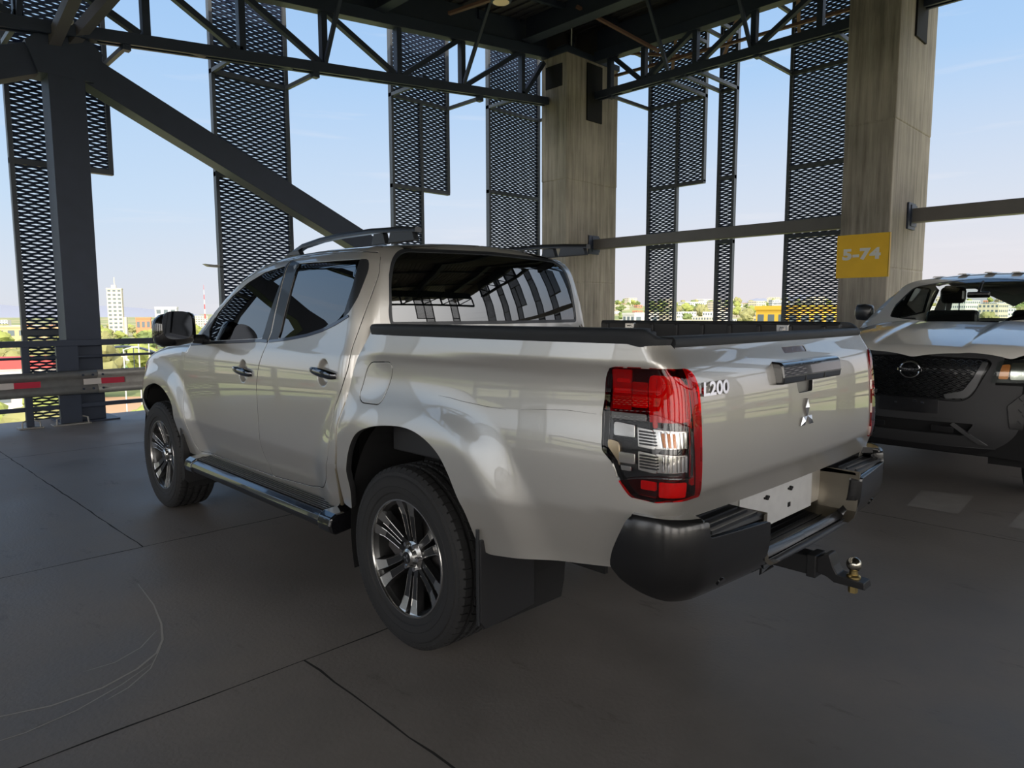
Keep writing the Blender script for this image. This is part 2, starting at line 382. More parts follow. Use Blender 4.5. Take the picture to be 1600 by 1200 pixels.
# ---------------- floor ----------------
def concrete(name,base,scale,rough=.8,dark=.5,stain=True,floorlike=False):
    m=bpy.data.materials.new(name); m.use_nodes=True; t=m.node_tree; b=t.nodes['Principled BSDF']; MATS[name]=m
    c=N('ShaderNodeTexCoord',t); n1=N('ShaderNodeTexNoise',t); n1.inputs['Scale'].default_value=scale; n1.inputs['Detail'].default_value=9; n1.inputs['Roughness'].default_value=.68
    n2=N('ShaderNodeTexNoise',t); n2.inputs['Scale'].default_value=scale*.22; n2.inputs['Detail'].default_value=5
    n3=N('ShaderNodeTexNoise',t); n3.inputs['Scale'].default_value=scale*40; n3.inputs['Detail'].default_value=3
    mp=N('ShaderNodeMapping',t); mp.inputs['Scale'].default_value=(1,1,1) if floorlike else (6,6,.35)
    t.links.new(c.outputs['Object'],mp.inputs[0])
    t.links.new(mp.outputs[0],n1.inputs['Vector'])
    for n in (n2,n3): t.links.new(c.outputs['Object'],n.inputs['Vector'])
    r=N('ShaderNodeValToRGB',t); r.color_ramp.elements[0].position=.32 if floorlike else .40; r.color_ramp.elements[1].position=.70 if floorlike else .62
    r.color_ramp.elements[0].color=(*[x*dark for x in base],1); r.color_ramp.elements[1].color=(*base,1)
    mx_=N('ShaderNodeMath',t,operation='MULTIPLY_ADD'); t.links.new(n1.outputs[0],mx_.inputs[0]); mx_.inputs[1].default_value=.5
    m5=N('ShaderNodeMath',t,operation='MULTIPLY'); t.links.new(n2.outputs[0],m5.inputs[0]); m5.inputs[1].default_value=.55; t.links.new(m5.outputs[0],mx_.inputs[2])
    t.links.new(mx_.outputs[0],r.inputs[0]); t.links.new(r.outputs[0],b.inputs['Base Color']); b.inputs['Roughness'].default_value=rough
    if floorlike:
        b.inputs['Specular IOR Level'].default_value=.62
        n4=N('ShaderNodeTexNoise',t); n4.inputs['Scale'].default_value=5.5; n4.inputs['Detail'].default_value=6; n4.inputs['Roughness'].default_value=.75; mp4=N('ShaderNodeMapping',t); mp4.inputs['Scale'].default_value=(1,.35,1); mp4.inputs['Rotation'].default_value=(0,0,.5); t.links.new(c.outputs['Object'],mp4.inputs[0]); t.links.new(mp4.outputs[0],n4.inputs['Vector'])
        r4=N('ShaderNodeMapRange',t); r4.inputs[1].default_value=.60; r4.inputs[2].default_value=.72; r4.inputs[3].default_value=1.0; r4.inputs[4].default_value=.62; t.links.new(n4.outputs[0],r4.inputs[0])
        mu=N('ShaderNodeMixRGB',t,blend_type='MULTIPLY'); mu.inputs[0].default_value=1; t.links.new(r.outputs[0],mu.inputs[1]); t.links.new(r4.outputs[0],mu.inputs[2]); t.links.new(mu.outputs[0],b.inputs['Base Color'])
        mr4=N('ShaderNodeMapRange',t); mr4.inputs[1].default_value=.35; mr4.inputs[2].default_value=.65; mr4.inputs[3].default_value=.42; mr4.inputs[4].default_value=.60; t.links.new(n1.outputs[0],mr4.inputs[0]); t.links.new(mr4.outputs[0],b.inputs['Roughness'])
    bu=N('ShaderNodeBump',t); bu.inputs['Strength'].default_value=.35; bu.inputs['Distance'].default_value=.004; t.links.new(n3.outputs[0],bu.inputs['Height']); t.links.new(bu.outputs[0],b.inputs['Normal'])
    return m
FLOORM=concrete('floor_concrete',(.315,.282,.258),1.4,.40,.46,floorlike=True)
def struct(o): o['kind']='structure'; return o
m=MB(); m.bb((-13,-17,-.45),(9.9,8.62,0)); struct(m.build('floor',FLOORM))
# ---------------- garage structure ----------------
def zb(X): return 4.85+.1045*max(min(X,9.55)-.04,-12.5)            # underside of the truss bottom chord (roof slopes)
COLM=concrete('column_concrete',(.47,.42,.35),2.2,.85,.38)
def column(y0,label,x0=8.6,x1=10.3,ztop=None):
    t=thing('concrete_column',label,'column',((x0+x1)/2,y0+.35,0),group=None)
    cx,cy=(x0+x1)/2,y0+.35; zt=ztop or 6.80
    for i,(a,b,g) in enumerate(((0,2.05,0),(2.05,4.17,.0),(4.17,zt,.006))):
        m=MB(); m.bb((x0-cx-g,y0-cy-g,a),(x1-cx+g,y0+.70-cy+g,b-.006)); m.build('column_lift',COLM,t,bevel=.018,seg=2)
        if i<2: m=MB(); m.bb((x0-cx+.006,y0-cy+.006,b-.02),(x1-cx-.006,y0+.694-cy,b+.01)); m.build('pour_joint',COLM,t)
    m=MB(); m.bb((x0-cx-.03,y0-cy-.03,zt-.12),(x1-cx+.03,y0+.73-cy,zt)); m.build('steel_cap',STEELD,t,bevel=.006)
    m=MB(); m.bb((-.20-cx+x0+.2-.02,-.23+.35-.35,zt-.75),(x0-cx,.23,zt-.30)); m.build('bearing_plate',LINER,t,bevel=.004)
    m=MB(); m.bb((.62-.85,y0-cy-.035,5.45),(1.12-.85,y0-cy,6.62)); m.build('truss_end_plate',LINER,t,bevel=.004)
    m=MB(); m.bb((.72-.85,y0-cy-.03,2.66),(1.06-.85,y0-cy,3.06)); m.build('beam_end_plate',STEELD,t,bevel=.004)
    return t
column(7.43,'weathered concrete column in the far corner of the garage, behind the truck cab')
col2=column(1.18,'stained concrete column behind the white pickup, carrying the yellow bay sign')
# yellow bay sign painted round the column edge
YEL=pbr('sign_yellow',(.95,.55,.02),.5,var=.10,bscale=5,bump=.1)
sg=thing('bay_sign','yellow rectangular sign reading 5-74 on the concrete column at right','sign',(8.592,1.54,2.235))
m=MB(); m.bb((0,-.372,-.322),(.0075,.37,.322)); m.build('sign_face',YEL,sg)
m=MB(); m.bb((.0,-.374,-.322),(.05,-.366,.322)); m.build('sign_edge',pbr('sign_pale_edge',(.62,.40,.10),.6),sg)
text_mesh('5-74',.215,.002,'bay_number',pbr('sign_white',(.80,.78,.72),.6),sg,Matrix.Translation((-.004,.015,.02))@Matrix.Rotation(math.radians(-90),4,'Z')@Matrix.Rotation(math.radians(90),4,'X'),sx=1.28,bold=.011,sp=1.08)
# trusses
def truss(name,label,P0,P1,nodes,zf,inner,kick,upto=None,depth=.93):
    # P0->P1 along the facade, zf(t) underside height at distance t; inner = unit vector into the building
    P0=Vector(P0);P1=Vector(P1); L=(P1-P0).length; d=(P1-P0)/L; W=Vector(inner)
    t=thing(name,label,'roof truss',P0)
    q=lambda s,z,o=0: d*s+W*o+Vector((0,0,z))
    def B(a,b,w,h,nm,mat=STEELD,u=(0,0,1)): m=MB(); m.bar(a,b,w,h,u); return m.build(nm,mat,t,bevel=.004,seg=1)
    # bottom chord: two channels with a slot between
    for o in (-.062,.062): B(q(0,zf(0)+.075,o),q(L,zf(L)+.075,o),.055,.15,'bottom_chord')
    B(q(0,zf(0)+.10,0),q(L,zf(L)+.10,0),.10,.06,'chord_web',LINER)
    for i in range(len(nodes)-1):
        s=(nodes[i]+nodes[i+1])/2; B(q(s-.12,zf(s)+.02,0),q(s+.12,zf(s)+.02,0),.12,.03,'batten_plate')
    B(q(0,zf(0)+depth+.10,0),q(L,zf(L)+depth+.10,0),.20,.20,'top_chord')
    B(q(0,zf(0)+depth+.42,0),q(L,zf(L)+depth+.42,0),.03,.46,'eave_beam',STEELR)
    for s in nodes: B(q(s,zf(s)+.12),q(s,zf(s)+depth),.12,.10,'truss_vertical',u=tuple(d))
    for i in range(len(nodes)-1):
        a,b=nodes[i],nodes[i+1]
        if upto is None or (a+b)/2<upto: B(q(a+.06,zf(a)+depth+.02),q(b-.08,zf(b)+.16),.10,.085,'truss_diagonal')
        else: B(q(a+.08,zf(a)+.16),q(b-.06,zf(b)+depth+.02),.10,.085,'truss_diagonal')
    for s in kick: B(q(s,zf(s)+.10,.02),q(s+.0,zf(s)+depth+.75,.95),.06,.06,'knee_brace')
    return t
LX0=-9.4
nodesL=[.757-1.42*k-LX0 for k in (7,6,5,4,3,2,1)]+[x-LX0 for x in (.757,2.06,3.39,4.82,6.27,7.86)]
trL=truss('roof_truss','dark steel roof truss along the far left side above the guardrail',(LX0,8.0,0),(8.58,8.0,0),nodesL,lambda s:zb(s+LX0),(0,-1,0),[3.39-LX0,6.27-LX0,.757-1.42-LX0],upto=4.9-LX0)
m=MB(); m.bar((7.86-LX0+.06,0,zb(7.9)+.16),(8.5-LX0,0,zb(8.5)+.85),.10,.085); m.build('truss_diagonal',STEELD,trL)
nodesR=[7.41-y for y in (7.05,6.20,5.03,3.86,2.70)]
trR=truss('roof_truss','dark steel roof truss between the two concrete columns on the right',(9.55,7.41,0),(9.55,1.9,0),nodesR,lambda s:5.92,(-1,0,0),[7.41-5.6,7.41-3.9],upto=7.41-6.3,depth=.76)
trR2=truss('roof_truss','dark steel roof truss running on from the sign column out of the picture',(9.55,1.16,0),(9.55,-11.5,0),[.2+1.24*k for k in range(11)],lambda s:5.92,(-1,0,0),[],upto=0,depth=.76)
# tie beams at mid height
for y0,y1,lb in ((7.40,1.90,'grey steel tie beam between the two concrete columns behind the truck'),(1.15,-11.5,'grey steel tie beam running right from the column with the yellow sign')):
    tb=thing('tie_beam',lb,'beam',(9.55,(y0+y1)/2,2.87)); h=abs(y0-y1)/2
    m=MB(); m.bb((-.10,-h,-.105),(.10,h,.105)); m.build('beam_body',pbr('tie_grey',(.16,.15,.14),.5,.2,var=.2,bscale=3),tb,bevel=.012)
    for e in (-1,1): m=MB(); m.bb((-.13,e*h-.012,-.16),(.13,e*h+.012,.16)); m.build('end_flange',STEELD,tb)
# steel column and diagonal braces on the left
sc=thing('steel_column','dark steel box column at the left with two diagonal braces','column',(-.19,8.22,0))
m=MB(); m.bb((-.20,-.2,.02),(.20,.2,4.92)); m.build('column_shaft',STEELD,sc,bevel=.006)
m=MB(); m.bb((-.34,-.30,0),(.34,.30,.022)); m.build('base_plate',STEELD,sc)
def brace(a,b,h,nm):
    m=MB(); m.bar(a,b,.30,h); o=m.build(nm,STEELD,sc,bevel=.006)
brace((.10,0,4.60),(4.6,0,2.47),.36,'diagonal_brace'); brace((4.6,0,2.47),(8.6,0,.55),.36,'diagonal_brace')
brace((-.10,0,4.62),(-4.4,0,2.85),.36,'diagonal_brace')
m=MB(); m.prism([(-.42,4.70),(-.18,4.92),(.20,4.92),(.42,4.72),(.30,4.35),(-.30,4.35)],-.205,.205,'Y'); m.build('gusset',STEELD,sc)
for a,b in (((-.12,-.1,4.72),(.10,-1.6,5.55)),((.06,-.1,4.78),(.75,-1.3,5.75))):
    m=MB(); m.bar(a,b,.13,.13); m.build('knee_strut',pbr('strut_grey',(.16,.15,.15),.5,.2),sc)
# security camera under the roof beam, on the column head
cm=thing('cctv_camera','small beige dome camera at the top of the left steel column','camera',(-.18,7.86,4.97))
m=MB(); m.tube([(0,0,0),(0,-.10,-.02)],.045,16); m.build('camera_body',pbr('beige_plastic',(.5,.46,.38),.4),cm,smooth=True); m=MB(); m.tube([(0,-.10,-.02),(0,-.112,-.022)],.03,14); m.build('camera_lens',GLOSSB,cm)
# roof deck, purlins and beams
DECK=pbr('roof_deck',(.13,.125,.125),.6,.3,var=.12,bscale=2)
m=MB(); 
for i in range(0,92):
    x0=-12+i*.25; z=lambda X: zb(X)+1.62
    a,b=x0,x0+.25
    m.add([(a,-16.9,z(a)),(b,-16.9,z(b)),(b,8.15,z(b)),(a,8.15,z(a))],[(0,1,2,3)])
    if a<9.9: m.bb((a+.02,-16.8,z(a)-.03),(a+.10,8.1,z(a)+.004))
m.bb((9.70,-16.9,6.72),(9.76,8.15,7.60)); m.bb((8.4,8.10,6.72),(9.76,8.15,7.60))
for i in range(0,22): m.bb((-12+i,8.10,zb(-12+i)+1.30),(-11+i,8.14,zb(-11+i)+1.64))
struct(m.build('ceiling',DECK))
m=MB(); m.add([(-12.3,-17.2,zb(-12.3)+1.75),(9.9,-17.2,zb(9.9)+1.75),(9.9,8.2,zb(9.9)+1.75),(-12.3,8.2,zb(-12.3)+1.75)],[(0,1,2,3)]); struct(m.build('roof_sheeting',pbr('roof_metal',(.5,.5,.5),.5,.3)))
def ibeam(name,label,a,b,h=.5,w=.2,grp=None):
    a=Vector(a); b=Vector(b); c=(a+b)/2; t=thing(name,label,'roof beam',c,group=grp); a=a-c; b=b-c
    m=MB(); m.bar(a,b,.02,h); m.build('web',STEELR,t)
    for e in (-1,1): m=MB(); m.bar(a+Vector((0,0,e*h/2)),b+Vector((0,0,e*h/2)),w,.022); m.build('flange',STEELR,t)
    return t
ibeam('roof_beam','deep dark roof beam running from the corner column towards the camera along the right',(7.9,7.9,7.06),(7.9,-16,7.06),.46,.28)
for k,x in enumerate((4.4,.9,-2.6,-6.1)): ibeam('roof_beam',['dark roof beam crossing the ceiling above the truck','dark roof beam over the left end of the truss above the steel column','roof beam overhead left of the camera','roof beam overhead far left of the camera'][k],(x,7.95,zb(x)+1.32),(x,-16,zb(x)+1.32),.42,.2)
for k,y in enumerate((6.9,4.9,2.2,-.6,-3.4,-6.2,-9.0,-12)):
    lbs=['slim purlin nearest the far left truss under the deck','second purlin from the far left truss under the deck','third purlin from the far left truss','fourth purlin from the far left truss','purlin above the camera','purlin just behind the camera','purlin well behind the camera','purlin farthest behind the camera']
    t=thing('purlin',lbs[k],'purlin',(0,y,0)); m=MB(); m.bar((-8.7,0,zb(-8.7)+1.53),(9.55,0,zb(9.55)+1.53),.08,.10); m.build('purlin_channel',STEELR,t)
# light fixture with its bracing frame
RUST=pbr('primer_steel',(.22,.12,.09),.6)
lf=thing('bracing_frame','thin red-brown steel bracing frame under the roof beside the round lamp','bracing',(5.3,5.9,6.62))
for a,b in (((-1.5,.6,-.16),(.75,-.15,.07)),((-1.5,.6,-.16),(-1.3,1.9,-.14)),((.75,-.15,.07),(.35,1.7,.02)),((-1.5,.6,-.16),(-2.2,-1.6,-.22)),((.75,-.15,.07),(1.9,-2.2,.18))):
    m=MB(); m.bar(a,b,.07,.05); m.build('angle_bar',RUST,lf)
lp=thing('high_bay_lamp','round unlit lamp with cream lens hanging under the roof above the truck cab','lamp',(5.47,6.08,6.31))
m=MB(); m.lathe([(.0,.0),(.0,.135),(.015,.165),(.06,.17),(.10,.10),(.20,.07),(.22,0)],32,'Z'); m.build('lamp_housing',STEELD,lp,smooth=True)
m=MB(); m.lathe([(-.012,0),(-.010,.10),(.002,.138)],32,'Z'); m.build('lamp_lens',pbr('cream_lens',(.80,.62,.34),.3,emit=((.9,.68,.36),.12)),lp,smooth=True)  # faint glow put into the lens, though the lamp is off
m=MB(); m.tube([(0,0,.2),(0,0,.48)],.008,6); m.build('hanger',STEELD,lp)
rd=thing('tie_rod','thin pale tie rod slanting down to the top of the corner column','rod',(8.75,7.45,6.82)); m=MB(); m.tube([(0,0,0),(-1.0,-.9,.75)],.014,8); m.build('rod',GALV,rd); m=MB(); m.bb((-.18,-.02,-.01),(.25,.25,.01)); m.bb((-.03,-.03,0),(.05,.05,.07)); m.build('rod_plate',STEELD,rd)
# right-side bracing seen through the right truss
bx=thing('bracing_frame','rusty angle bracing between the right truss and the outer screens','bracing',(10.1,4.6,6.5))
for a,b in (((-.5,2.2,.25),(.5,1.0,.1)),((-.5,.9,.25),(.9,1.9,.05)),((-.5,-.4,.25),(.9,.7,.05)),((-.55,-1.5,.25),(.9,-.9,.05)),((-2.3,1.9,.55),(-.5,1.3,.05)),((-.2,2.6,-.05),(.0,-2.5,-.05))):
    m=MB(); m.bar(a,b,.06,.05); m.build('angle_bar',RUST,bx)
# ---------------- expanded metal facade screens ----------------
MESHM=pbr('screen_mesh',(.030,.045,.095),.55,.25)
FRM=pbr('screen_frame',(.085,.095,.11),.5,.3)
def expanded(w,z0,z1,pz=.082,px=.165,fy=1):
    m=MB(); nx=int(round(w/(px/2))); dx=w/nx; k=0; z=z0
    while z<z1-.01:
        vs=[]; A=.0068*2; hh=.0160
        for i in range(nx+1):
            zz=z+(A if (i+k)%2 else -A)*.5; x=i*dx
            vs+=[(x,-.010*fy,zz-hh),(x,.004*fy,zz-hh*.6+.004),(x,.010*fy,zz+hh),(x,-.004*fy,zz+hh*.6+.002)]
        m.add(vs,[(i*4+j,(i+1)*4+j,(i+1)*4+(j+1)%4,i*4+(j+1)%4) for i in range(nx) for j in range(4)])
        z+=pz/2; k+=1
    return m
EXC={}
def screen(label,axis,c0,c1,plane,splits,lowhalf=None,zlo=-1.6,zhi=8.6,out=1,strutz=(),group=None):
    # axis 'X': screen spans x=c0..c1 at y=plane; axis 'Y': spans y=c0..c1 at x=plane. lowhalf=(cut,zcut): below zcut only c0..cut
    base=(min(c0,c1),plane,0) if axis=='X' else (plane,min(c0,c1),0)
    w=abs(c1-c0); t=thing('facade_screen',label,'mesh screen',base,0 if axis=='X' else PI/2,group)
    flipw=(axis=='Y')
    W=(lambda u:u)
    def post(u,a,b,wd=.055): m=MB(); m.bb((u-wd/2,-.05,a),(u+wd/2,.05,b)); m.build('frame_post',FRM,t)
    def rail(u0,u1,z,nm='frame_rail'): m=MB(); m.bb((u0,-.045,z-.035),(u1,.045,z+.035)); m.build(nm,FRM,t)
    def fill(u0,u1,a,b):
        key=(round(u1-u0,2),round(b-a,2),axis)
        if key in EXC: o=bpy.data.objects.new('mesh_infill',EXC[key]); COL.objects.link(o); o.parent=t
        else:
            o=expanded(u1-u0-.03,0,b-a,fy=-1 if axis=='X' else 1).build('mesh_infill',MESHM,t); EXC[key]=o.data
        o.location=(u0+.015,0,a)
    zs=sorted(splits)
    if lowhalf:
        cut,zc=lowhalf; u=cut; lo,hi=(0,u) if u>0 else (w+u,w)
        post(0+.0275,zlo if lo==0 else zc,zhi); post(w-.0275,zlo if hi==w else zc,zhi); mid=u if u>0 else w+u; post(mid,zlo,min([z for z in zs if z>zc+.1]+[zhi]),.05)
        rail(0,w,zc)
        for a,b in zip([zlo]+[z for z in zs if z<zc-.1],[z for z in zs if z<zc-.1]+[zc]): fill(lo,hi,a,b)
        top=[z for z in zs if z>zc+.1]
        for z in zs:
            if z<zc-.1: rail(lo,hi,z)
        prev=zc
        for i,z in enumerate(top+[zhi]):
            if i==0: fill(0,mid,prev,z); fill(mid,w,prev,z)
            else: fill(0,w,prev,z)
            if z<zhi: rail(0,w,z)
            prev=z
        if strutz: 
            for sz in strutz:
                for uu in (.03,w-.03): m=MB(); m.bar((uu,0,sz),(uu,-out,sz),.055,.06); m.build('strut',FRM,t)
                for uu in (.03,w-.03): m=MB(); m.bb((uu-.05,-out-.06,sz-.06),(uu+.05,-out+.05,sz+.10)); m.build('strut_bracket',STEELD,t)
    else:
        post(.0275,zlo,zhi); post(w-.0275,zlo,zhi)
        pv=[zlo]+zs+[zhi]
        for a,b in zip(pv,pv[1:]): fill(0,w,a,b)
        for z in zs: rail(0,w,z)
        for sz in strutz:
            for uu in (.03,w-.03): m=MB(); m.bar((uu,0,sz),(uu,-out,sz),.055,.06); m.build('strut',FRM,t); m=MB(); m.bb((uu-.05,-out-.06,sz-.06),(uu+.05,-out+.05,sz+.10)); m.build('strut_bracket',STEELD,t)
    return t
def z1(X): return 3.42+.068*X
def z2(X): return 4.90+.10*X
for (a,b,lh,lb) in ((-.70,.53,.59,'mesh screen behind the left steel column, narrower below'),(1.98,3.26,None,'full-height mesh screen second from the left, above the truck mirror'),(5.33,6.74,.71,'mesh screen third from the left, lower half narrower, above the cab'),(7.82,9.42,None,'full-height mesh screen left of the corner column')):
    X=(a+b)/2; screen(lb,'X',a,b,9.0,[1.15,z1(X),z2(X),z2(X)+1.55],(lh,z1(X)) if lh else None,strutz=(z2(X),z2(X)+1.50))
screen('mesh screen beyond the left edge of the picture, on the far side','X',-3.6,-2.3,9.0,[1.15,z1(-3),z2(-3)],None,strutz=(z2(-3),))
screen('mesh screen at the far end of the side left of the picture','X',-7.4,-6.0,9.0,[1.15,z1(-6.5),z2(-6.5)],None,strutz=(z2(-6.5),))
for (a,b,lh,lb) in ((5.63,7.07,-.76,'mesh screen right of the corner column, lower half narrower'),(4.92,5.32,None,'very narrow mesh screen on the right side'),(2.40,3.83,None,'wide mesh screen just left of the yellow-signed column')):
    t=screen(lb,'Y',a,b,11.0,[1.0,2.86,4.17,5.93,7.35],(lh,4.17) if lh else None,out=-0.0,strutz=())
    for yy in (a+.03,b-.03):
        for zz in (5.93,7.0): m=MB(); m.bar((yy-a,0,zz),(yy-a,1.42,zz),.055,.065); m.build('strut',FRM,t)
        m=MB(); m.bb((yy-a-.05,1.36,5.88),(yy-a+.05,1.5,6.02)); m.build('strut_bracket',STEELD,t)
for k,(a,b) in enumerate(((-2.9,-1.9),(-4.9,-3.6),(-6.6,-5.9),(-8.9,-7.6),(-10.7,-9.9),(-13.2,-12.0))): screen(['first mesh screen beyond the right edge of the picture','second mesh screen beyond the right edge of the picture','third mesh screen beyond the right edge of the picture','fourth mesh screen beyond the right edge of the picture','fifth mesh screen beyond the right edge of the picture','sixth mesh screen beyond the right edge of the picture'][k],'Y',a,b,11.0,[1.0,2.86,4.17,5.93],(.62,4.17) if k in (1,3) else None,zhi=7.6)
for k,(a,b,lh) in enumerate(((-8.6,-7.2,.7),(-5.6,-4.4,None),(-2.2,-.8,.7),(1.2,2.4,None),(4.2,5.6,-.7),(7.2,7.9,None))): screen('mesh screen on the open side behind the camera, number of the row seen only in reflections' if 0 else ['leftmost mesh screen behind the camera','second mesh screen behind the camera','third mesh screen behind the camera','fourth mesh screen behind the camera','fifth mesh screen behind the camera','rightmost mesh screen behind the camera'][k],'X',a,b,-13.4,[1.15,2.9,4.1,5.9],(lh,4.1) if lh else None,zhi=7.6)
for k,(a,b) in enumerate(((5.4,6.8),(1.6,2.9),(-1.2,.2),(-4.6,-3.2),(-8.6,-7.2))): screen(['mesh screen on the open side left of the truck, farthest','second farthest mesh screen on the side left of the truck','mesh screen facing the truck doors from the left','mesh screen left of the camera','mesh screen behind the camera on the left side'][k],'Y',a,b,-9.0,[1.15,2.7,4.0],None,zhi=6.4)
truss('roof_truss','dark steel roof truss along the open side behind the camera',(-9,-12.4,0),(9,-12.4,0),[k*1.5 for k in range(13)],lambda s:5.0,(0,1,0),[],upto=9)
truss('roof_truss','dark steel roof truss along the open side left of the truck',(-8.2,8,0),(-8.2,-12.4,0),[k*1.5 for k in range(14)],lambda s:4.2,(1,0,0),[],upto=10)
tb=thing('tie_beam','grey steel tie beam along the open side behind the camera','beam',(0,-12.6,2.9)); m=MB(); m.bb((-9,-.1,-.1),(9,.1,.1)); m.build('beam_body',MATS['tie_grey'],tb)
for k,(x,y) in enumerate(((-8.4,-12.4),(0,-12.5),(-8.4,-3.0))):
    t=thing('steel_column',['dark steel column in the rear left corner behind the camera','dark steel column in the middle of the side behind the camera','dark steel column on the side left of the camera'][k],'column',(x,y,0)); m=MB(); m.bb((-.2,-.2,0),(.2,.2,4.9 if x<0 else 5.0)); m.build('column_shaft',STEELD,t,bevel=.006); m=MB(); m.bb((-.34,-.3,0),(.34,.3,.022)); m.build('base_plate',STEELD,t)
# ---------------- guardrails ----------------
RED=pbr('reflector_red',(.55,.012,.05),.4); WHT=pbr('reflector_white',(.62,.58,.55),.4)
def guard(label,P0,rz,L,posts,tapes,joint=None):
    t=thing('guardrail',label,'guardrail',P0,rz)
    def bx_(a,b,nm,mat=STEELD,bv=.004): m=MB(); m.bb(a,b); return m.build(nm,mat,t,bevel=bv)
    bx_((0,-.04,1.0),(L,.04,1.076),'top_rail'); bx_((0,-.02,.846),(L,.02,.878),'middle_rail'); bx_((0,-.02,.205),(L,.02,.258),'lower_rail')
    for p,w in posts:
        po=bx_((p-w/2,-.035,.02),(p+w/2,.035,1.0),'rail_post'); bx_((p-w/2-.09,-.10,0),(p+w/2+.09,.10,.018),'post_base',GALV)
        for e in (-1,1):
            m=MB(); m.tube([(p+e*(w/2+.055),-.09,.01),(p+e*(w/2+.05),-.075,.085),(p+e*(w/2+.0),-.04,.10)],.010,8); m.build('base_bolt',GALV,t)
    # W profile beam
    segs=[0]+([joint] if joint else [])+[L]
    for a,b in zip(segs,segs[1:]):
        prof=[(-.085,.385),(-.110,.395),(-.145,.415),(-.150,.44),(-.142,.465),(-.105,.495),(-.100,.505),(-.100,.580),(-.105,.588),(-.142,.615),(-.150,.64),(-.142,.66),(-.110,.680),(-.085,.688)]
        m=MB(); v=[(a-(.05 if a>0 else 0),y-(.004 if a>0 else 0),z) for y,z in prof]+[(b,y-(.004 if a>0 else 0),z) for y,z in prof]; n=len(prof); m.add(v,[(i,i+1,i+n+1,i+n) for i in range(n-1)]); o=m.build('crash_beam',GALV,t,smooth=True,angle=50)
        md=o.modifiers.new('thickness','SOLIDIFY'); md.thickness=.004
    for a,b,mt in tapes: 
        bx_((a,-.110,.505),(b,-.104,.578),'reflector_tape',mt,0)
    if joint:
        for dx in (-.22,-.11,.0): 
            for z in (.455,.63):
                m=MB(); m.tube([(joint+dx,-.14,z),(joint+dx,-.165,z)],.014,10); m.build('beam_bolt',STEELD,t)
    return t
tp=[]
for k in range(-7,9):
    a=-1.012+.933*k; tp+= [(a+9,a+.272+9,RED),(a+9-.20,a+9,WHT)]
guard('grey crash barrier with red and white reflectors along the far left edge',(-9.0,7.90,0),0,17.5,[(x+9,w) for x,w in ((-8.2,.075),(-6.0,.075),(-4.1,.075),(-2.4,.075),(-.86,.08),(-.42,.24),(2.6,.075),(4.6,.075),(6.6,.075),(8.2,.075))],tp,joint=8.93)
guard('crash barrier behind the concrete columns on the right side',(10.45,8.1,0),-PI/2,20.5,[(k*2+.4,.075) for k in range(10)],[(k*.933+.3,k*.933+.57,RED) for k in range(20)])
guard('crash barrier along the open side behind the camera',(8.2,-12.3,0),PI,16.6,[(k*2+.4,.075) for k in range(9)],[(k*.933+.3,k*.933+.57,RED) for k in range(17)])
guard('crash barrier along the open side left of the truck',(-8.0,-12.0,0),PI/2,19.6,[(k*2+.4,.075) for k in range(10)],[(k*.933+.3,k*.933+.57,RED) for k in range(20)])
# ---------------- floor joints, scratches, patches ----------------
JN=pbr('joint_dark',(.028,.026,.025),.9); 
def joint(a,b,w=.010):
    m=MB(); a=Vector(a);b=Vector(b); n=max(2,int((b-a).length/.12)); d=(b-a).normalized(); s=Vector((-d.y,d.x,0)); vs=[]
    for i in range(n+1):
        p=a+(b-a)*i/n+s*random.uniform(-.004,.004); ww=w*random.uniform(.5,1.2)/2; vs+=[p+s*ww+Vector((0,0,.0006)),p-s*ww+Vector((0,0,.0006))]
    m.add(vs,[(2*i,2*i+1,2*i+3,2*i+2) for i in range(n)]); o=m.build('floor_joint',JN); return struct(o)
for y in (.20,2.16,5.9,-3.4,-7.2,-11): joint((-9,y,0),(9.8,y,0),.010)
joint((-1.268,2.16,0),(-1.42,7.7,0)); joint((-1.24,.20,0),(-1.26,-12,0)); joint((2.6,7.7,0),(2.6,-12,0),.008); joint((6.4,7.7,0),(6.4,-12,0),.008); joint((-5,7.7,0),(-5,-12,0),.008)
SCR=pbr('scratch_pale',(.50,.47,.44),.8)
def scratch(pts,w):
    m=MB(); vs=[]; P=[Vector(p) for p in pts]; n=len(P)
    for i,p in enumerate(P):
        d=(P[min(i+1,n-1)]-P[max(i-1,0)]).normalized(); s=Vector((-d.y,d.x,0)); ww=w*math.sin(PI*(i+.3)/(n))**.5/2 if 0<i<n-1 else w*.1
        vs+=[p+s*ww,p-s*ww]
    m.add(vs,[(2*i,2*i+1,2*i+3,2*i+2) for i in range(n-1)]); return struct(m.build('floor_scratch',SCR))
for pts,w in (([(-1.474,1.557),(-1.502,1.213),(-1.546,.964),(-1.595,.794),(-1.651,.689),(-1.75,.603),(-1.89,.541),(-2.055,.536),(-2.199,.583),(-2.5,.75)],.010),([(-1.619,.735),(-1.713,.567),(-1.82,.473),(-1.906,.435)],.006),([(-1.583,.909),(-1.685,.785),(-1.799,.722),(-1.911,.727)],.006),([(-1.687,.612),(-1.831,.515),(-1.996,.438),(-2.154,.407),(-2.4,.43)],.006)):
    Q=[]; 
    for i in range(len(pts)-1):
        a,b=pts[i],pts[i+1]
        for t in (0,.33,.66): Q.append((a[0]+(b[0]-a[0])*t,a[1]+(b[1]-a[1])*t,.0008))
    Q.append((*pts[-1],.0008)); scratch(Q,w)
for q in ([(3.55,-.747),(3.641,-1.082),(3.01,-1.122),(2.987,-.805)],[(3.49,-1.42),(2.92,-1.43),(2.80,-1.80),(3.4,-1.8)]):
    m=MB(); m.add([(a,b,.0009) for a,b in q],[(0,1,2,3)]); struct(m.build('floor_patch',pbr('patch_pale',(.34,.315,.29),.75,var=.15,bscale=8)))
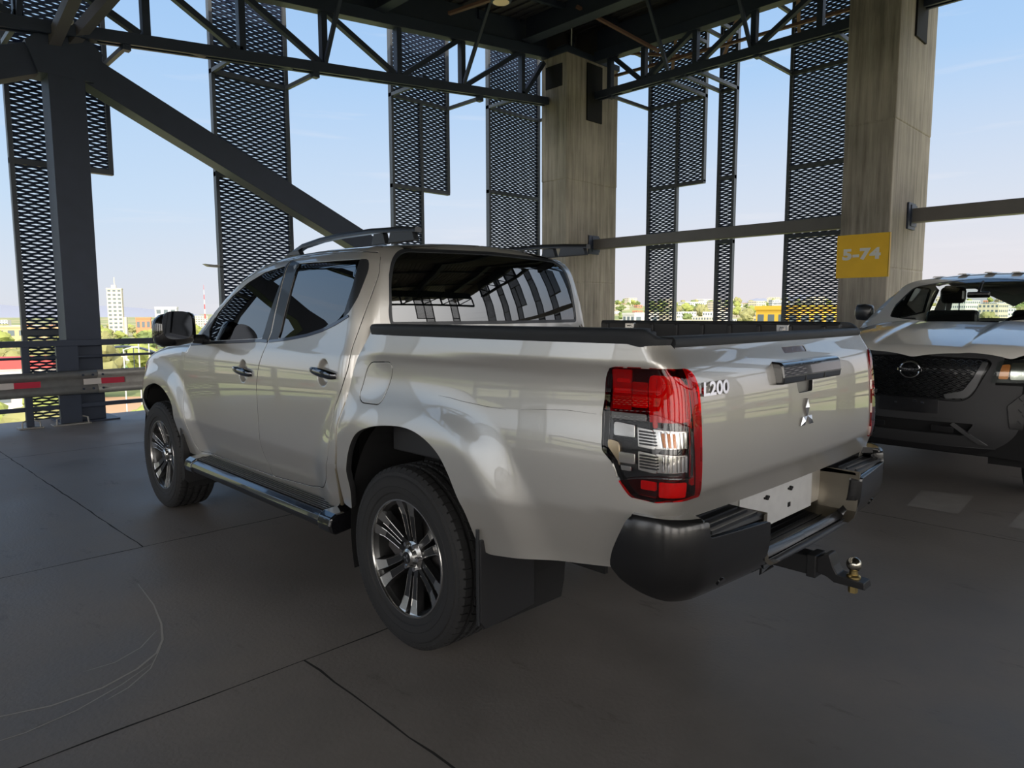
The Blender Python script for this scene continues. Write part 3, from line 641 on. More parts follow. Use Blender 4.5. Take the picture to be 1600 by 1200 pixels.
fl=thing('floodlight','small pale floodlight sticking out from the second mesh screen, above the truck mirror','floodlight',(1.90,8.90,2.15))
m=MB(); m.prism([(-.20,.025),(-.12,-.015),(.04,-.02),(.04,.02),(-.05,.015)],-.06,.06,'Y'); m.build('floodlight_head',GALV,fl,bevel=.004)
m=MB(); m.tube([(.03,0,0),(.10,0,0)],.015,8); m.build('floodlight_arm',FRM,fl)
# ---------------- silver pickup truck ----------------
SCRATCH=[[(.209,1.089),(.28,1.086),(.35,1.079),(.486,1.072),(.589,1.071)],[(.66,1.078),(.76,1.088),(.866,1.095),(.976,1.093)]]
TR=thing('pickup_truck','silver double-cab pickup truck with black bed rails parked in the middle','truck',(0,0,0))
def off_(f,o): return lambda p:f(p)-o
BL=[(-1.236,1.712),(-1.263,1.304),(-1.292,1.225),(-1.352,1.11),(-1.378,1.0),(-1.376,.81),(-1.378,.63),(-1.338,.500)]   # split line of the two doors
FD=BL+[(-2.352,.498,.05),(-2.385,.545),(-2.412,.64),(-2.475,.806),(-2.502,.974),(-2.47,1.113),(-2.44,1.208,.01),(-2.25,1.262),(-2.10,1.405),(-1.93,1.522),(-1.80,1.585),(-1.619,1.648),(-1.435,1.690)]
RD=BL+[(-.902,.522),(-.716,.550,.04),(-.632,.61,.05),(-.569,.734),(-.556,.865),(-.538,.962),(-.479,1.056),(-.44,1.153),(-.425,1.26),(-.365,1.43),(-.300,1.592),(-.300,1.692,.03),(-.704,1.706),(-1.03,1.715)]
FG=[(-2.075,1.238),(-2.13,1.305),(-2.04,1.41),(-1.88,1.51),(-1.695,1.588),(-1.498,1.642),(-1.268,1.668),(-1.258,1.60),(-1.31,1.441),(-1.357,1.272)]
RG=[(-1.140,1.672),(-.470,1.660),(-.492,1.54),(-.533,1.430),(-.62,1.372,.05),(-.735,1.338),(-.869,1.312),(-1.063,1.288),(-1.172,1.279)]
RGO=[(-1.140,1.672),(-.385,1.660,.03),(-.372,1.612,.03),(-.425,1.480),(-.485,1.405,.04),(-.62,1.366,.05),(-.735,1.332),(-.869,1.306),(-1.063,1.283),(-1.172,1.275)]
HOLD=[]
def handle_dents(P,q,cs):
    # hollow behind each door handle
    for (s,z) in cs:
        rr=((q[:,0]-s)/.056)**2+((q[:,1]-z)/.066)**2; g=sstep(1,.45,rr)
        P=P.copy(); P[:,0]+=.022*g
    return P
for mir in (False,True):
    sgn='right' if mir else 'left'
    fdoor=panel('front_door',PAINT,TR,f_cab,'side',FD,[FG],CABG,mirror=mir,gap=.0042,post=lambda P,q:handle_dents(P,q,[(-1.548,1.082)]),dense=[(-1.548,1.082,.075,.006)])
    rdoor=panel('rear_door',PAINT,TR,f_cab,'side',RD,[RGO],CABG,mirror=mir,gap=.0042,post=lambda P,q:handle_dents(P,q,[(-.650,1.127)]),dense=[(-.650,1.127,.075,.006)])
    panel('window_glass',TINT,fdoor,f_cab,'side',FG,(),CABG,mirror=mir,off=-.005,gap=-.004,flange=0,grid=.05)
    panel('window_glass',TINT,rdoor,f_cab,'side',RG,(),CABG,mirror=mir,off=-.005,gap=-.006,flange=0,grid=.05)
    panel('corner_trim',SATIN,rdoor,f_cab,'side',[(-.385,1.660,.03),(-.372,1.612,.03),(-.425,1.480),(-.485,1.405,.03),(-.545,1.385,.02),(-.533,1.430),(-.492,1.54),(-.470,1.660)],(),CABG,mirror=mir,off=-.001,gap=.0,grid=.04,r=.012)
    panel('pillar_trim',SATIN,fdoor,f_cab,'side',[(-1.268,1.668),(-1.258,1.60),(-1.31,1.441),(-1.357,1.266),(-1.285,1.263),(-1.270,1.304),(-1.246,1.695)],(),CABG,mirror=mir,off=.0022,gap=0,flange=.006,grid=.04,r=.004)
    panel('pillar_trim',SATIN,rdoor,f_cab,'side',[(-1.228,1.695),(-1.252,1.304),(-1.27,1.262),(-1.170,1.272),(-1.158,1.31),(-1.118,1.672)],(),CABG,mirror=mir,off=.0022,gap=0,flange=.006,grid=.04,r=.004)
    panel('sill_moulding',DCHROME,fdoor,f_cab,'side',[(-2.36,1.214),(-2.05,1.236),(-1.36,1.268),(-1.285,1.266),(-1.282,1.250),(-1.36,1.252),(-2.05,1.220),(-2.36,1.200)],(),CABG,mirror=mir,off=.004,gap=0,flange=.008,grid=.04,r=.003)
    panel('sill_moulding',DCHROME,rdoor,f_cab,'side',[(-1.262,1.266),(-1.06,1.283),(-.869,1.306),(-.735,1.332),(-.62,1.366),(-.49,1.402),(-.478,1.392),(-.61,1.352),(-.73,1.318),(-.869,1.292),(-1.06,1.269),(-1.262,1.252)],(),CABG,mirror=mir,off=.003,gap=0,flange=.006,grid=.04,r=.003)
    panel('mirror_sail',SATIN,fdoor,f_cab,'side',[(-2.30,1.226),(-2.075,1.236),(-2.118,1.306),(-2.06,1.385),(-2.25,1.258)],(),CABG,mirror=mir,off=.003,gap=0,flange=.008,grid=.04,r=.006)
    # cab side behind and above the doors, A pillar and rocker
    CS=[(-2.62,.60),(-2.50,.47),(-1.6,.455),(-.60,.478),(-.544,.515),(-.523,.60),(-.494,.762),(-.481,.91),(-.455,.98),(-.406,1.12),(-.379,1.207),(-.340,1.29),(-.25,1.345,.004),(-.235,1.45,.004),(-.235,1.718,.004),(-1.0,1.728,.004),(-1.50,1.722,.004),(-1.70,1.672,.004),(-1.92,1.585,.004),(-2.10,1.475,.004),(-2.27,1.33,.004),(-2.45,1.21,.004),(-2.52,1.20,.004)]
    oF=inset(round_poly(FD,.02),-.0025); oR=inset(round_poly(RD,.02),-.0025)
    cs=panel('cab_side',PAINT,TR,f_cab,'side',CS,[oF,oR],CABG,mirror=mir,gap=0,flange=.035)
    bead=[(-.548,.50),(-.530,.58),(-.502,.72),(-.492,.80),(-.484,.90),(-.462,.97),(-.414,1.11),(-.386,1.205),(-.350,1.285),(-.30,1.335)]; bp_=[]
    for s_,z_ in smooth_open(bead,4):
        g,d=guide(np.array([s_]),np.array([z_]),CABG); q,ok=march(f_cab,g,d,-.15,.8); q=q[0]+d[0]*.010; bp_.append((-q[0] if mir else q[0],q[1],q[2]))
    m=MB(); m.tube(bp_,.0105,8); m.build('lit_edge_bead',LIT_EDGE,TR,smooth=True)  # added tube: light caught on the cab's rear edge, coloured bronze
    # bed side with the flared arch
    ARCH=[(-.46,.50),(-.424,.60),(-.412,.698),(-.379,.798),(-.316,.879),(-.209,.922),(-.078,.943),(.05,.947),(.161,.925),(.255,.879),(.316,.818),(.364,.749),(.409,.681),(.437,.592),(.457,.535,.02)]
    BS=[(-.515,.515)]+smooth_open(ARCH)+[(.511,.528),(.69,.556),(1.0,.60),(1.231,.637),(1.515,.66,.004),(1.520,.866,.004),(1.375,.8565),(1.342,.851),(1.231,.854),(1.205,.860),(1.097,.912),(1.010,.982),(1.002,1.006),(.994,1.092),(1.008,1.21),(1.020,1.243),(1.50,1.2465,.004),(1.493,1.285),(1.475,1.314,.012),(1.347,1.316),(1.274,1.326),(.976,1.336),(.0,1.340),(-.270,1.342,.004),(-.342,1.245),(-.364,1.207),(-.391,1.12),(-.440,.98),(-.466,.91),(-.480,.762),(-.507,.60)]
    LID=[(-.259,1.196),(-.119,1.203),(-.104,1.177),(-.156,1.038),(-.175,1.019),(-.298,1.017),(-.327,1.043),(-.285,1.167)]
    oL=inset(round_poly(LID,.02),-.003)
    bs=panel('bed_side',PAINT,TR,f_bed,'side',BS,[oL] if not mir else [],BEDG,mirror=mir,gap=0,flange=.03,r=.012)
    if not mir: panel('fuel_lid',PAINT,TR,f_bed,'side',LID,(),BEDG,gap=.003)
    # tail lamp: housing inside, lens outside
    LP=[(1.013,1.02,.01),(1.006,1.092),(1.018,1.21,.02),(1.034,1.240,.02),(1.488,1.243,.035),(1.507,1.20,.03),(1.508,.96),(1.517,.90,.01),(1.516,.8585,.006),(1.375,.859),(1.342,.854),(1.231,.857),(1.207,.863),(1.097,.915),(1.014,.985),(1.008,1.006)]
    lamp=panel('tail_lamp',GLOSSB,TR,f_bed,'side',LP,(),BEDG,mirror=mir,off=-.022,gap=.001,flange=.03)
    sp=lambda pts,off,mat,nm,r=.004,fl=.010,g=.03: panel(nm,mat,lamp,f_bed,'side',pts,(),BEDG,mirror=mir,off=off,gap=0,flange=fl,r=r,grid=g)
    lens=sp([(1.006,1.110,.01),(1.010,1.21,.02),(1.028,1.243,.02),(1.495,1.246,.04),(1.516,1.20,.03),(1.518,.861,.006),(1.375,.858),(1.342,.853),(1.231,.856),(1.207,.862),(1.12,.900),(1.36,.925,.01),(1.475,.925,.01),(1.475,1.075,.01),(1.36,1.110,.006)],.007,LENSR,'red_lens',.004,.014)
    sp([(1.008,1.006),(1.002,1.108),(1.36,1.108),(1.473,1.073),(1.473,.927),(1.36,.927),(1.122,.902),(1.097,.914),(1.013,.985)],.0065,LENSC,'clear_lens',.004,.012)
    BRIGHT=pbr('lamp_reflector',(.75,.73,.70),.16,1); REDL=pbr('red_reflector',(.95,.02,.03),.3,.0,.6); AMB=pbr('amber_bulb',(.85,.30,.08),.3,.2,.5); DRED=pbr('deep_red',(.55,.004,.015),.3,.0,.6)
    sp([(1.02,1.115),(1.02,1.235),(1.215,1.235),(1.215,1.115)],-.016,DRED,'side_reflector')
    sp([(1.23,1.125),(1.23,1.20),(1.34,1.20),(1.34,1.125)],-.008,pbr('pink_reflector',(.80,.12,.12),.2,.7),'reflector_plate')
    sp([(1.03,1.165),(1.03,1.178),(1.20,1.178),(1.20,1.165)],-.008,REDL,'light_bar')
    sp([(1.04,1.198),(1.04,1.208),(1.20,1.208),(1.20,1.198)],-.008,REDL,'light_bar')
    sp([(1.352,1.085),(1.352,1.222,.01),(1.46,1.222,.02),(1.49,1.18,.02),(1.49,1.07),(1.475,1.09)],-.010,REDL,'brake_light')
    sp([(1.350,1.07),(1.350,1.215),(1.362,1.215),(1.362,1.07)],.001,pbr('red_edge',(.95,.03,.03),.3),'light_bar')
    sp([(1.375,1.19),(1.375,1.20),(1.465,1.20),(1.465,1.19)],.001,MATS['red_edge'],'light_bar')
    sp([(1.466,1.10),(1.466,1.20),(1.474,1.195),(1.474,1.10)],.001,MATS['red_edge'],'light_bar')
    sp([(1.485,.90),(1.485,1.09),(1.508,1.09),(1.508,.90)],-.006,DRED,'side_bar')
    for (z0,z1,mt) in ((1.015,1.062,AMB),(.945,.992,BRIGHT)):
        sp([(1.275,z0-.004),(1.275,z1+.004),(1.352,z1),(1.352,z0-.008)],-.004,BRIGHT,'reflector_bowl')
        sp([(1.358,z0-.006),(1.358,z1+.002),(1.462,z1),(1.462,z0)],-.008,BRIGHT,'reflector_bowl')
        if mt is AMB: sp([(1.375,z0+.002),(1.375,z1-.006),(1.415,z1-.006),(1.415,z0+.002)],-.002,AMB,'indicator_bulb')
        for q in range(5): sp([(1.28,z0+.004+q*.009),(1.28,z0+.007+q*.009),(1.35,z0+.006+q*.009),(1.35,z0+.003+q*.009)],.000,GUN,'reflector_rib',0,.002,.05)
        for q in range(6): sp([(1.366+q*.016,z0),(1.366+q*.016,z1-.002),(1.370+q*.016,z1-.002),(1.370+q*.016,z0)],.000,CHROME,'reflector_rib',0,.002,.05)
    sp([(1.04,1.035),(1.035,1.075,.01),(1.25,1.07),(1.25,1.035)],-.008,BRIGHT,'reflector_bowl')
    sp([(1.02,1.085),(1.02,1.104),(1.34,1.104),(1.34,1.085)],-.014,pbr('smoked_grey',(.25,.25,.25),.2,.6),'reflector_plate')
    sp([(1.10,.955),(1.09,.985),(1.25,.985),(1.25,.955)],-.008,BRIGHT,'reflector_bowl')
    sp([(1.13,.932),(1.12,.945),(1.22,.945),(1.22,.932)],-.008,BRIGHT,'reflector_bowl')
    sp([(1.02,.995),(1.016,1.02,.01),(1.08,1.01,.02),(1.10,.94,.01)],-.012,pbr('warm_reflector',(.65,.52,.36),.2,1),'reflector_bowl')
    sp([(1.36,.868),(1.36,.912),(1.455,.912),(1.455,.868)],-.004,REDL,'reverse_reflector')
    sp([(1.29,.885),(1.29,.910),(1.35,.910),(1.35,.885)],-.004,MATS['red_edge'],'light_bar')
    # front wing
    FA=[(-2.36,.47),(-2.555,.47,.02),(-2.63,.55),(-2.640,.70),(-2.66,.79),(-2.73,.845),(-2.861,.895),(-3.0,.91),(-3.10,.900),(-3.25,.862),(-3.36,.80),(-3.44,.70),(-3.48,.56),(-3.50,.44)]
    FW=smooth_open(FA)+[(-3.78,.40,.02),(-3.86,.60),(-3.80,1.0),(-3.5,1.105,.004),(-3.2,1.185,.004),(-2.9,1.225,.004),(-2.55,1.245,.004),(-2.50,1.205,.004),(-2.452,1.213,.01),(-2.482,1.113),(-2.514,.974),(-2.487,.806),(-2.424,.64),(-2.397,.545)]
    panel('front_wing',PAINT,TR,f_front,'side',FW,(),(3.45,.60,.40) if 0 else (-3.5,.9,.1),mirror=mir,gap=0,flange=.03,r=.012)
panel('tailgate',PAINT,TR,f_bed,'back',[(-.715,.790,.01),(.715,.790,.01),(.725,.90),(.745,1.20),(.752,1.250),(.735,1.311,.01),(-.735,1.311,.01),(-.752,1.250),(-.745,1.20),(-.725,.90)],[round_poly([(-.062,1.118),(.062,1.118),(.075,1.17),(-.075,1.17)],.012),round_poly([(-.095,1.262),(.095,1.262),(.095,1.285),(-.095,1.285)],.006)],r=.012,gap=.001,flange=.03,grid=.026)
# cab back with the rear window
RW=[(-.665,1.350,.04),(.665,1.350,.04),(.668,1.40),(.655,1.55),(.618,1.665,.05),(.545,1.718,.05),(0,1.729),(-.545,1.718,.05),(-.618,1.665,.05),(-.655,1.55),(-.668,1.40)]
cbk=panel('cab_back',PAINT,TR,off_(f_cab,-.0012),'back',[(-.70,1.08),(.70,1.08),(.70,1.30),(.675,1.50),(.668,1.60),(.66,1.70),(.62,1.745),(0,1.765),(-.62,1.745),(-.66,1.70),(-.668,1.60),(-.675,1.50),(-.70,1.30)],[RW],r=.01,gap=0,flange=.004)
panel('rear_window',TINT,cbk,f_cab,'back',RW,(),off=-.004,gap=-.004,flange=0,grid=.05)
fr=inset(round_poly(RW,.02),.016)
panel('window_seal',SATIN,cbk,f_cab,'back',RW,[fr],off=-.0005,gap=.0005,flange=.006,grid=.05)
# roof with windscreen opening, bonnet
WS=[(-.60,1.60),(-.68,1.95),(-.74,2.38,.05),(0,2.58),(.74,2.38,.05),(.68,1.95),(.60,1.60,.05),(0,1.68)]
RF=[(-.655,.52),(-.45,.475),(0,.45),(.45,.475),(.655,.52),(.695,.55),(.70,.8),(.70,1.3),(.695,1.55),(.73,1.85),(.775,2.2),(.79,2.45),(.7,2.58),(0,2.66),(-.7,2.58),(-.79,2.45),(-.775,2.2),(-.73,1.85),(-.695,1.55),(-.70,1.3),(-.70,.8),(-.695,.55)]
rf=panel('roof',PAINT,TR,off_(f_cab,-.0012),'top',RF,[WS],gap=0,flange=.004,r=.01,grid=.035)
panel('windscreen',TINT,rf,f_cab,'top',WS,(),off=-.004,gap=-.004,flange=0,grid=.06)
panel('bonnet',PAINT,TR,off_(f_front,-.0012),'top',[(-.80,2.56),(0,2.68),(.80,2.56),(.80,3.2),(.74,3.5),(.55,3.74),(0,3.80),(-.55,3.74),(-.74,3.5),(-.80,3.2)],(),gap=0,flange=.01,r=.02,grid=.035)
panel('front_bumper',PAINT,TR,off_(f_front,-.0012),'front',[(-.86,.46),(.86,.46),(.88,.7),(.80,1.02),(.5,1.09),(-.5,1.09),(-.80,1.02),(-.88,.7)],[round_poly([(-.60,.62),(.60,.62),(.62,.95),(-.62,.95)],.05)],gap=0,flange=.01,r=.02,grid=.035)
panel('grille',GLOSSB,TR,off_(f_front,-.02),'front',[(-.61,.61),(.61,.61),(.63,.96),(-.63,.96)],(),gap=0,flange=.01,r=.02,grid=.06)
for sx in (-1,1):
    panel('headlamp',CHROME,TR,off_(f_front,.004),'front',[(sx*.63,.93),(sx*.80,.93),(sx*.80,1.0),(sx*.60,1.03)],(),gap=0,flange=.01,r=.02,grid=.04)
# tailgate furniture
def back_pt(x,z,o=0): 
    P,ok=march(lambda p:f_bed(p)-o,np.array([[x,SB,z]]),np.array([[0,1.,0]]),0,1.4,200); return Vector(P[0])
def backp(name,mat,poly,off,parent,fl=.02,r=.01,holes=()): return panel(name,mat,parent,f_bed,'back',poly,holes,off=off,gap=0,flange=fl,r=r,grid=.03)
m=MB(); m.prism([(-1.262,1.160),(-1.300,1.163),(-1.302,1.186),(-1.296,1.228),(-1.285,1.238),(-1.245,1.240)],-.230,.272,'X')
hb=m.build('tailgate_handle',GLOSSB,TR,bevel=.008,seg=3)
m=MB(); m.bb((-.224,-1.3035,1.187),(.266,-1.296,1.190)); m.bb((-.055,-1.3035,1.166),(-.052,-1.296,1.188)); m.bb((.11,-1.3035,1.166),(.113,-1.296,1.188)); m.build('handle_seam',pbr('seam_grey',(.10,.10,.10),.5),hb)
backp('handle_recess',pbr('recess_grey',(.30,.29,.27),.4,.6,.5),[(-.09,1.10),(.09,1.10),(.09,1.19),(-.09,1.19)],-.016,TR,.01,.01)
backp('high_brake_light',pbr('smoked_lens',(.16,.12,.12),.15,0,1),[(-.093,1.264),(.093,1.264),(.093,1.283),(-.093,1.283)],-.003,TR,.02,.006)
# three-diamond emblem
ex,ez=-.004,1.033
def rhomb(cx,cz,ang,L,Wd):
    c,s=math.cos(ang),math.sin(ang); pts=[(0,0),(Wd/2,L/2),(0,L),(-Wd/2,L/2)]
    return [(cx+p[0]*c-p[1]*s, cz+p[0]*s+p[1]*c) for p in pts]
embl=None
for a in (0,2*PI/3,-2*PI/3):
    c0=back_pt(ex,ez,0); m=MB()
    R=rhomb(0,0,a,.064,.037); yy=c0.y
    cx_=sum(p[0] for p in R)/4; cz_=sum(p[1] for p in R)/4
    vs=[(ex+p[0],yy+.004,ez+p[1]) for p in R]+[(ex+p[0],yy-.006,ez+p[1]) for p in R]+[(ex+cx_,yy-.0125,ez+cz_)]
    m.add(vs,[(0,1,5,4),(1,2,6,5),(2,3,7,6),(3,0,4,7),(4,5,8),(5,6,8),(6,7,8),(7,4,8)])
    if embl is None: embl=m
    else: embl.add(m.v,m.f)
embl.build('three_diamond_emblem',CHROME,TR)
# name badge
pb=back_pt(-.622,1.183); nb_=Vector((0,-1,.06)).normalized()
Mx=Matrix.Translation((-.612,pb.y-.006,1.180))@Matrix.Rotation(math.radians(90+3),4,'X')
pa_=back_pt(-.70,1.18); pc_=back_pt(-.575,1.18); az=math.atan2(pc_.y-pa_.y,.125)
Mx=Matrix.Translation((-.632,(pa_.y+pc_.y)/2-.011,1.180))@Matrix.Rotation(az,4,'Z')@Matrix.Rotation(math.radians(82),4,'X')
text_mesh('L200',.056,.0045,'model_badge',CHROME,TR,Mx,sx=1.28,bold=.0016,sp=1.0,shear=.12)
# hairline scratch on the bed side
for pts in SCRATCH:
    P=[]
    for s_,z_ in pts:
        g,d=guide(np.array([s_]),np.array([z_]),BEDG); q,ok=march(f_bed,g,d,-.15,.8); P.append(q[0])
    m=MB(); m.tube([P[0]+(P[-1]-P[0])*0]+P[1:],[.0004]+[.0009]*(len(P)-2)+[.0004],5); m.build('paint_scratch',pbr('scratch_dark',(.10,.09,.08),.6),TR)
# bed rail caps
for mir in (False,True):
    S=np.concatenate([np.arange(-.272,1.2,.06),np.linspace(1.2,1.472,14)]); ring=[]
    for s in S:
        zt=1.362-.030*float(sstep(1.27,1.45,s)) ; zb=1.334-.012*float(sstep(1.15,1.30,s)); 
        g,d=guide(np.array([s]),np.array([1.325]),BEDG); P,ok=march(f_bed,g,d,0,.8); n=normals(f_bed,P)[0]; n[2]=0; n/=np.linalg.norm(n); p=P[0]
        pr=[(.001,zb-.02),(.007,zb),(.009,zb+.008),(.008,zt-.012),(.000,zt-.003),(-.012,zt),(-.070,zt),(-.080,zt-.006),(-.082,zt-.05)]
        ring.append([np.array([p[0]+n[0]*a,p[1]+n[1]*a,z]) for a,z in pr])
    k=len(ring[0]); v=[q for r_ in ring for q in r_]; fcs=[(i*k+j,(i+1)*k+j,(i+1)*k+j+1,i*k+j+1) for i in range(len(ring)-1) for j in range(k-1)]+[tuple(range(k)),tuple((len(ring)-1)*k+j for j in range(k-1,-1,-1))]
    if mir: v=[q*[-1,1,1] for q in v]
    m=MB(); m.add(v,fcs); m.build('bed_rail_cap',SEALED,TR,smooth=True,angle=50)
m=MB(); ring=[]
for x in np.linspace(-.742,.742,15):
    y=back_pt(x,1.305).y; ring.append([(x,y+a,z) for a,z in ((-.002,1.305),(-.007,1.314),(-.005,1.328),(.004,1.336),(.060,1.337),(.066,1.30))])
k=6; v=[q for r_ in ring for q in r_]; m.add(v,[(i*k+j,(i+1)*k+j,(i+1)*k+(j+1)%k,i*k+(j+1)%k) for i in range(14) for j in range(k)]+[tuple(range(k)),tuple(14*k+j for j in range(k-1,-1,-1))])
m.build('tailgate_cap',SEALED,TR,smooth=True,angle=50)
# load bed inside
m=MB(); m.bb((-.40,-1.15,.80),(.40,.22,.83)); m.bb((-.72,.20,.80),(.72,.24,1.30)); m.bb((-.70,-1.175,.80),(.70,-1.14,1.30))
for sx in (-1,1):
    m.bb((sx*.72,-1.12,.80),(sx*.758,.24,1.352)); m.bb((sx*.40,-1.15,.80),(sx*.72,-.52,.83)); m.bb((sx*.39,-.52,.80),(sx*.41,.22,1.06)); m.bb((sx*.39,-.54,1.01),(sx*.74,.22,1.06)); m.bb((sx*.39,-.55,.80),(sx*.74,-.53,1.06))
    for y in np.arange(-1.05,.2,.155): m.bb((sx*.708,y-.012,.84),(sx*.722,y+.012,1.345))
m.build('bed_liner',pbr('liner_black',(.028,.028,.030),.4),TR,bevel=.006)
for sx in (-1,1):
    for y in (-.865,.02):
        c=MB(); c.bb((sx*.700,y-.030,1.295),(sx*.722,y+.030,1.350)); c.bb((sx*.690,y-.012,1.308),(sx*.704,y+.012,1.336)); c.build('tie_down_cleat',ALLOY,TR,bevel=.004)
# cab interior shell, underbody, wheel wells
m=MB(); m.bb((-.76,.52,.50),(.76,2.5,1.16)); m.bb((-.70,.40,.95),(.70,.52,1.16)); m.bb((-.60,1.9,1.15),(.60,2.35,1.22)); m.build('cabin_interior',LINER,TR)
m=MB()
for sx in (-1,1):
    m.bb((sx*.20,1.05,1.1),(sx*.62,1.25,1.42)); m.bb((sx*.30,1.08,1.44),(sx*.52,1.2,1.62))
m.bb((-.62,.55,1.1),(.62,.72,1.40)); m.build('seats',pbr('seat_fabric',(.03,.03,.032),.9),TR,bevel=.04,seg=3)
m=MB(); m.bb((-.48,-1.05,.47),(-.36,3.5,.60)); m.bb((.36,-1.05,.47),(.48,3.5,.60)); m.bb((-.45,-.72,.40),(-.43,.56,1.02)); m.bb((.43,-.72,.40),(.45,.56,1.02)); m.bb((-.45,2.42,.40),(-.43,3.6,1.0)); m.bb((.43,2.42,.40),(.45,3.6,1.0)); m.bb((-.62,.55,.40),(.62,2.45,.56)); m.bb((-.50,-.9,.5),(.50,.5,.62)); m.bb((-.70,3.45,.40),(.70,3.70,.9)); m.bb((-.45,2.4,.56),(.45,3.5,.95)); m.bb((-.72,.40,.47),(-.60,2.52,.60)); m.bb((.72,.40,.47),(.60,2.52,.60)); m.bb((-.5,-.05,.34),(.5,.05,.44))
m.tube([(-.86+.2,0,.385),(.66,0,.385)],.045,12); m.tube([(-.66,3,.385),(.66,3,.385)],.03,12); m.lathe([(-.1,.02),(-.1,.12),(0,.15),(.1,.12),(.1,.02)],20,'X',(0,0,.385)); m.build('chassis',LINER,TR)
for wy in (0,3.0):
    for sx in (-1,1):
        m=MB(); pts=[]; n=28
        R=.505 if wy==0 else .50
        for i in range(n+1):
            a=math.radians(-18+216*i/n); pts.append((wy+R*math.cos(a)*.94,.40+(.595 if wy==0 else .565)*math.sin(a)))
        v=[(sx*.845,p[0],p[1]) for p in pts]+[(sx*.40,p[0],p[1]) for p in pts]; m.add(v,[(i,i+1,i+n+2,i+n+1) for i in range(n)]); m.add([(sx*.42,p[0],p[1]) for p in pts],[tuple(range(n+1))])
        m.build('wheel_arch_liner',LINER,TR)
# wheels: built once, copied
tread=[]
def make_tyre():
    m=MB(); R=.387; w=.132
    prof=[(-.118,.250),(-.124,.262),(-.1245,.275),(-.130,.280),(-.1345,.300),(-.1345,.304),(-.1325,.306),(-.1345,.308),(-.1350,.330),(-.1345,.345),(-.130,.350),(-.131,.352),(-.127,.366),(-.118,.377),(-.100,.3825)]
    body=prof[:-1]+[(-.108,.378)]
    grooves=[]
    for g in (-.072,-.024,.024,.072): body+= [(g-.010,.381),(g-.009,.372),(g+.009,.372),(g+.010,.381)]
    body+=[(.108,.378)]+[(-u,r) for u,r in reversed(prof[:-1])]
    m.lathe(body,96); 
    # tread blocks: five bands of lugs and shoulder lugs
    nb=64
    for bi,(u0,u1) in enumerate(((-.130,-.083),(-.060,-.036),(-.012,.012),(.036,.060),(.083,.130))):
        for i in range(nb):
            a0=2*PI*(i+.5*(bi%2))/nb; da=2*PI/nb*.40; sk=.012*(1 if bi<2 else -1 if bi>2 else 0)
            def P(u,r,a): return (u,r*math.cos(a),r*math.sin(a))
            if bi in (0,4):
                s=-1 if bi==0 else 1
                pr=[(s*.083,.3875),(s*.112,.384),(s*.1285,.366),(s*.1285,.356),(s*.083,.370)]
                vs=[P(u,r,a0-da) for u,r in pr]+[P(u,r,a0+da) for u,r in pr]; n=5
                m.add(vs,[tuple(range(n)),tuple(range(2*n-1,n-1,-1))]+[(j,j+n,(j+1)%n+n,(j+1)%n) for j in range(n)])
            else:
                vs=[P(u,r,a) for r in (.370,.3885) for (u,a) in ((u0,a0-da-sk),(u1,a0-da+sk),(u1,a0+da+sk),(u0,a0+da-sk))]
                m.add(vs,[(0,1,2,3),(7,6,5,4),(0,4,5,1),(1,5,6,2),(2,6,7,3),(3,7,4,0)])
    # raised blocks round the sidewall shoulder and a rib of lettering-height bars
    for i in range(128):
        a=2*PI*i/128; m.add([(-.1365,r*math.cos(a+q),r*math.sin(a+q)) for r,q in ((.338,-.007),(.338,.007),(.348,.007),(.348,-.007))],[(0,1,2,3)])
    return m
def make_rim():
    m=MB(); m.lathe([(-.118,.252),(-.121,.250),(-.119,.243),(-.105,.238),(-.095,.229),(-.02,.215),(.06,.215),(.10,.240),(.118,.250)],72); return m
def make_ring():
    m=MB(); m.lathe([(-.1185,.2525),(-.1225,.2500),(-.1225,.2435),(-.117,.2405),(-.112,.2400)],72); return m
def make_spokes(k):
    m=MB(); A=2*PI*k/6
    for s in (-1,1):
        # centre line of one arm of the pair: distance, side offset, face depth
        st=[(.050,.018,-.074,.013),(.085,.0205,-.082,.0125),(.130,.0235,-.088,.0140),(.178,.0275,-.096,.0165),(.206,.0330,-.104,.0200),(.232,.0400,-.112,.0245),(.244,.0430,-.1175,.0265)]
        L=[]
        for (r,o,u,w) in st:
            for (uu,dw) in ((u,-w),(u,w),(u+.030,w*1.5),(u+.030,-w*1.5)):
                y=r; x=s*o+dw; L.append((uu, y*math.cos(A)-x*math.sin(A), y*math.sin(A)+x*math.cos(A)))
        n=len(st)
        for i in range(n-1):
            a=i*4
            m.cur=1 if i>=3 else 0
            m.add([L[a+j] for j in (0,1)]+[L[a+4+j] for j in (1,0)],[(0,1,2,3)])
            m.cur=0
            m.add(L[a:a+8],[(1,2,6,5),(2,3,7,6),(3,0,4,7)])
    # bright bevel edges on each arm
    m.cur=1
    for s in (-1,1):
        for e in (-1,1):
            pts=[]
            for (r,o,u,w) in st:
                y=r; x=s*o+e*w; pts.append((u-.0008,y*math.cos(A)-x*math.sin(A),y*math.sin(A)+x*math.cos(A)))
            m.tube(pts[1:5],.0014,5)
    return m
def make_cap():
    m=MB(); m.lathe([(-.075,.0),(-.110,.0),(-.110,.026),(-.107,.031),(-.104,.036),(-.085,.043),(-.076,.062),(-.055,.070)],36); return m
wheel0=None
ty=make_tyre().build('tyre',RUBBER,None,smooth=True,angle=30)
rim=make_rim().build('wheel',pbr('barrel_grey',(.10,.10,.10),.35,.9),TR,smooth=True,angle=30)
ty.parent=rim
make_ring().build('rim_edge',ALLOY,rim,smooth=True,angle=30)
for k in range(6): make_spokes(k).build('spoke_pair',[GUN,ALLOY],rim)
make_cap().build('centre_cap',ALLOY,rim,smooth=True,angle=30)
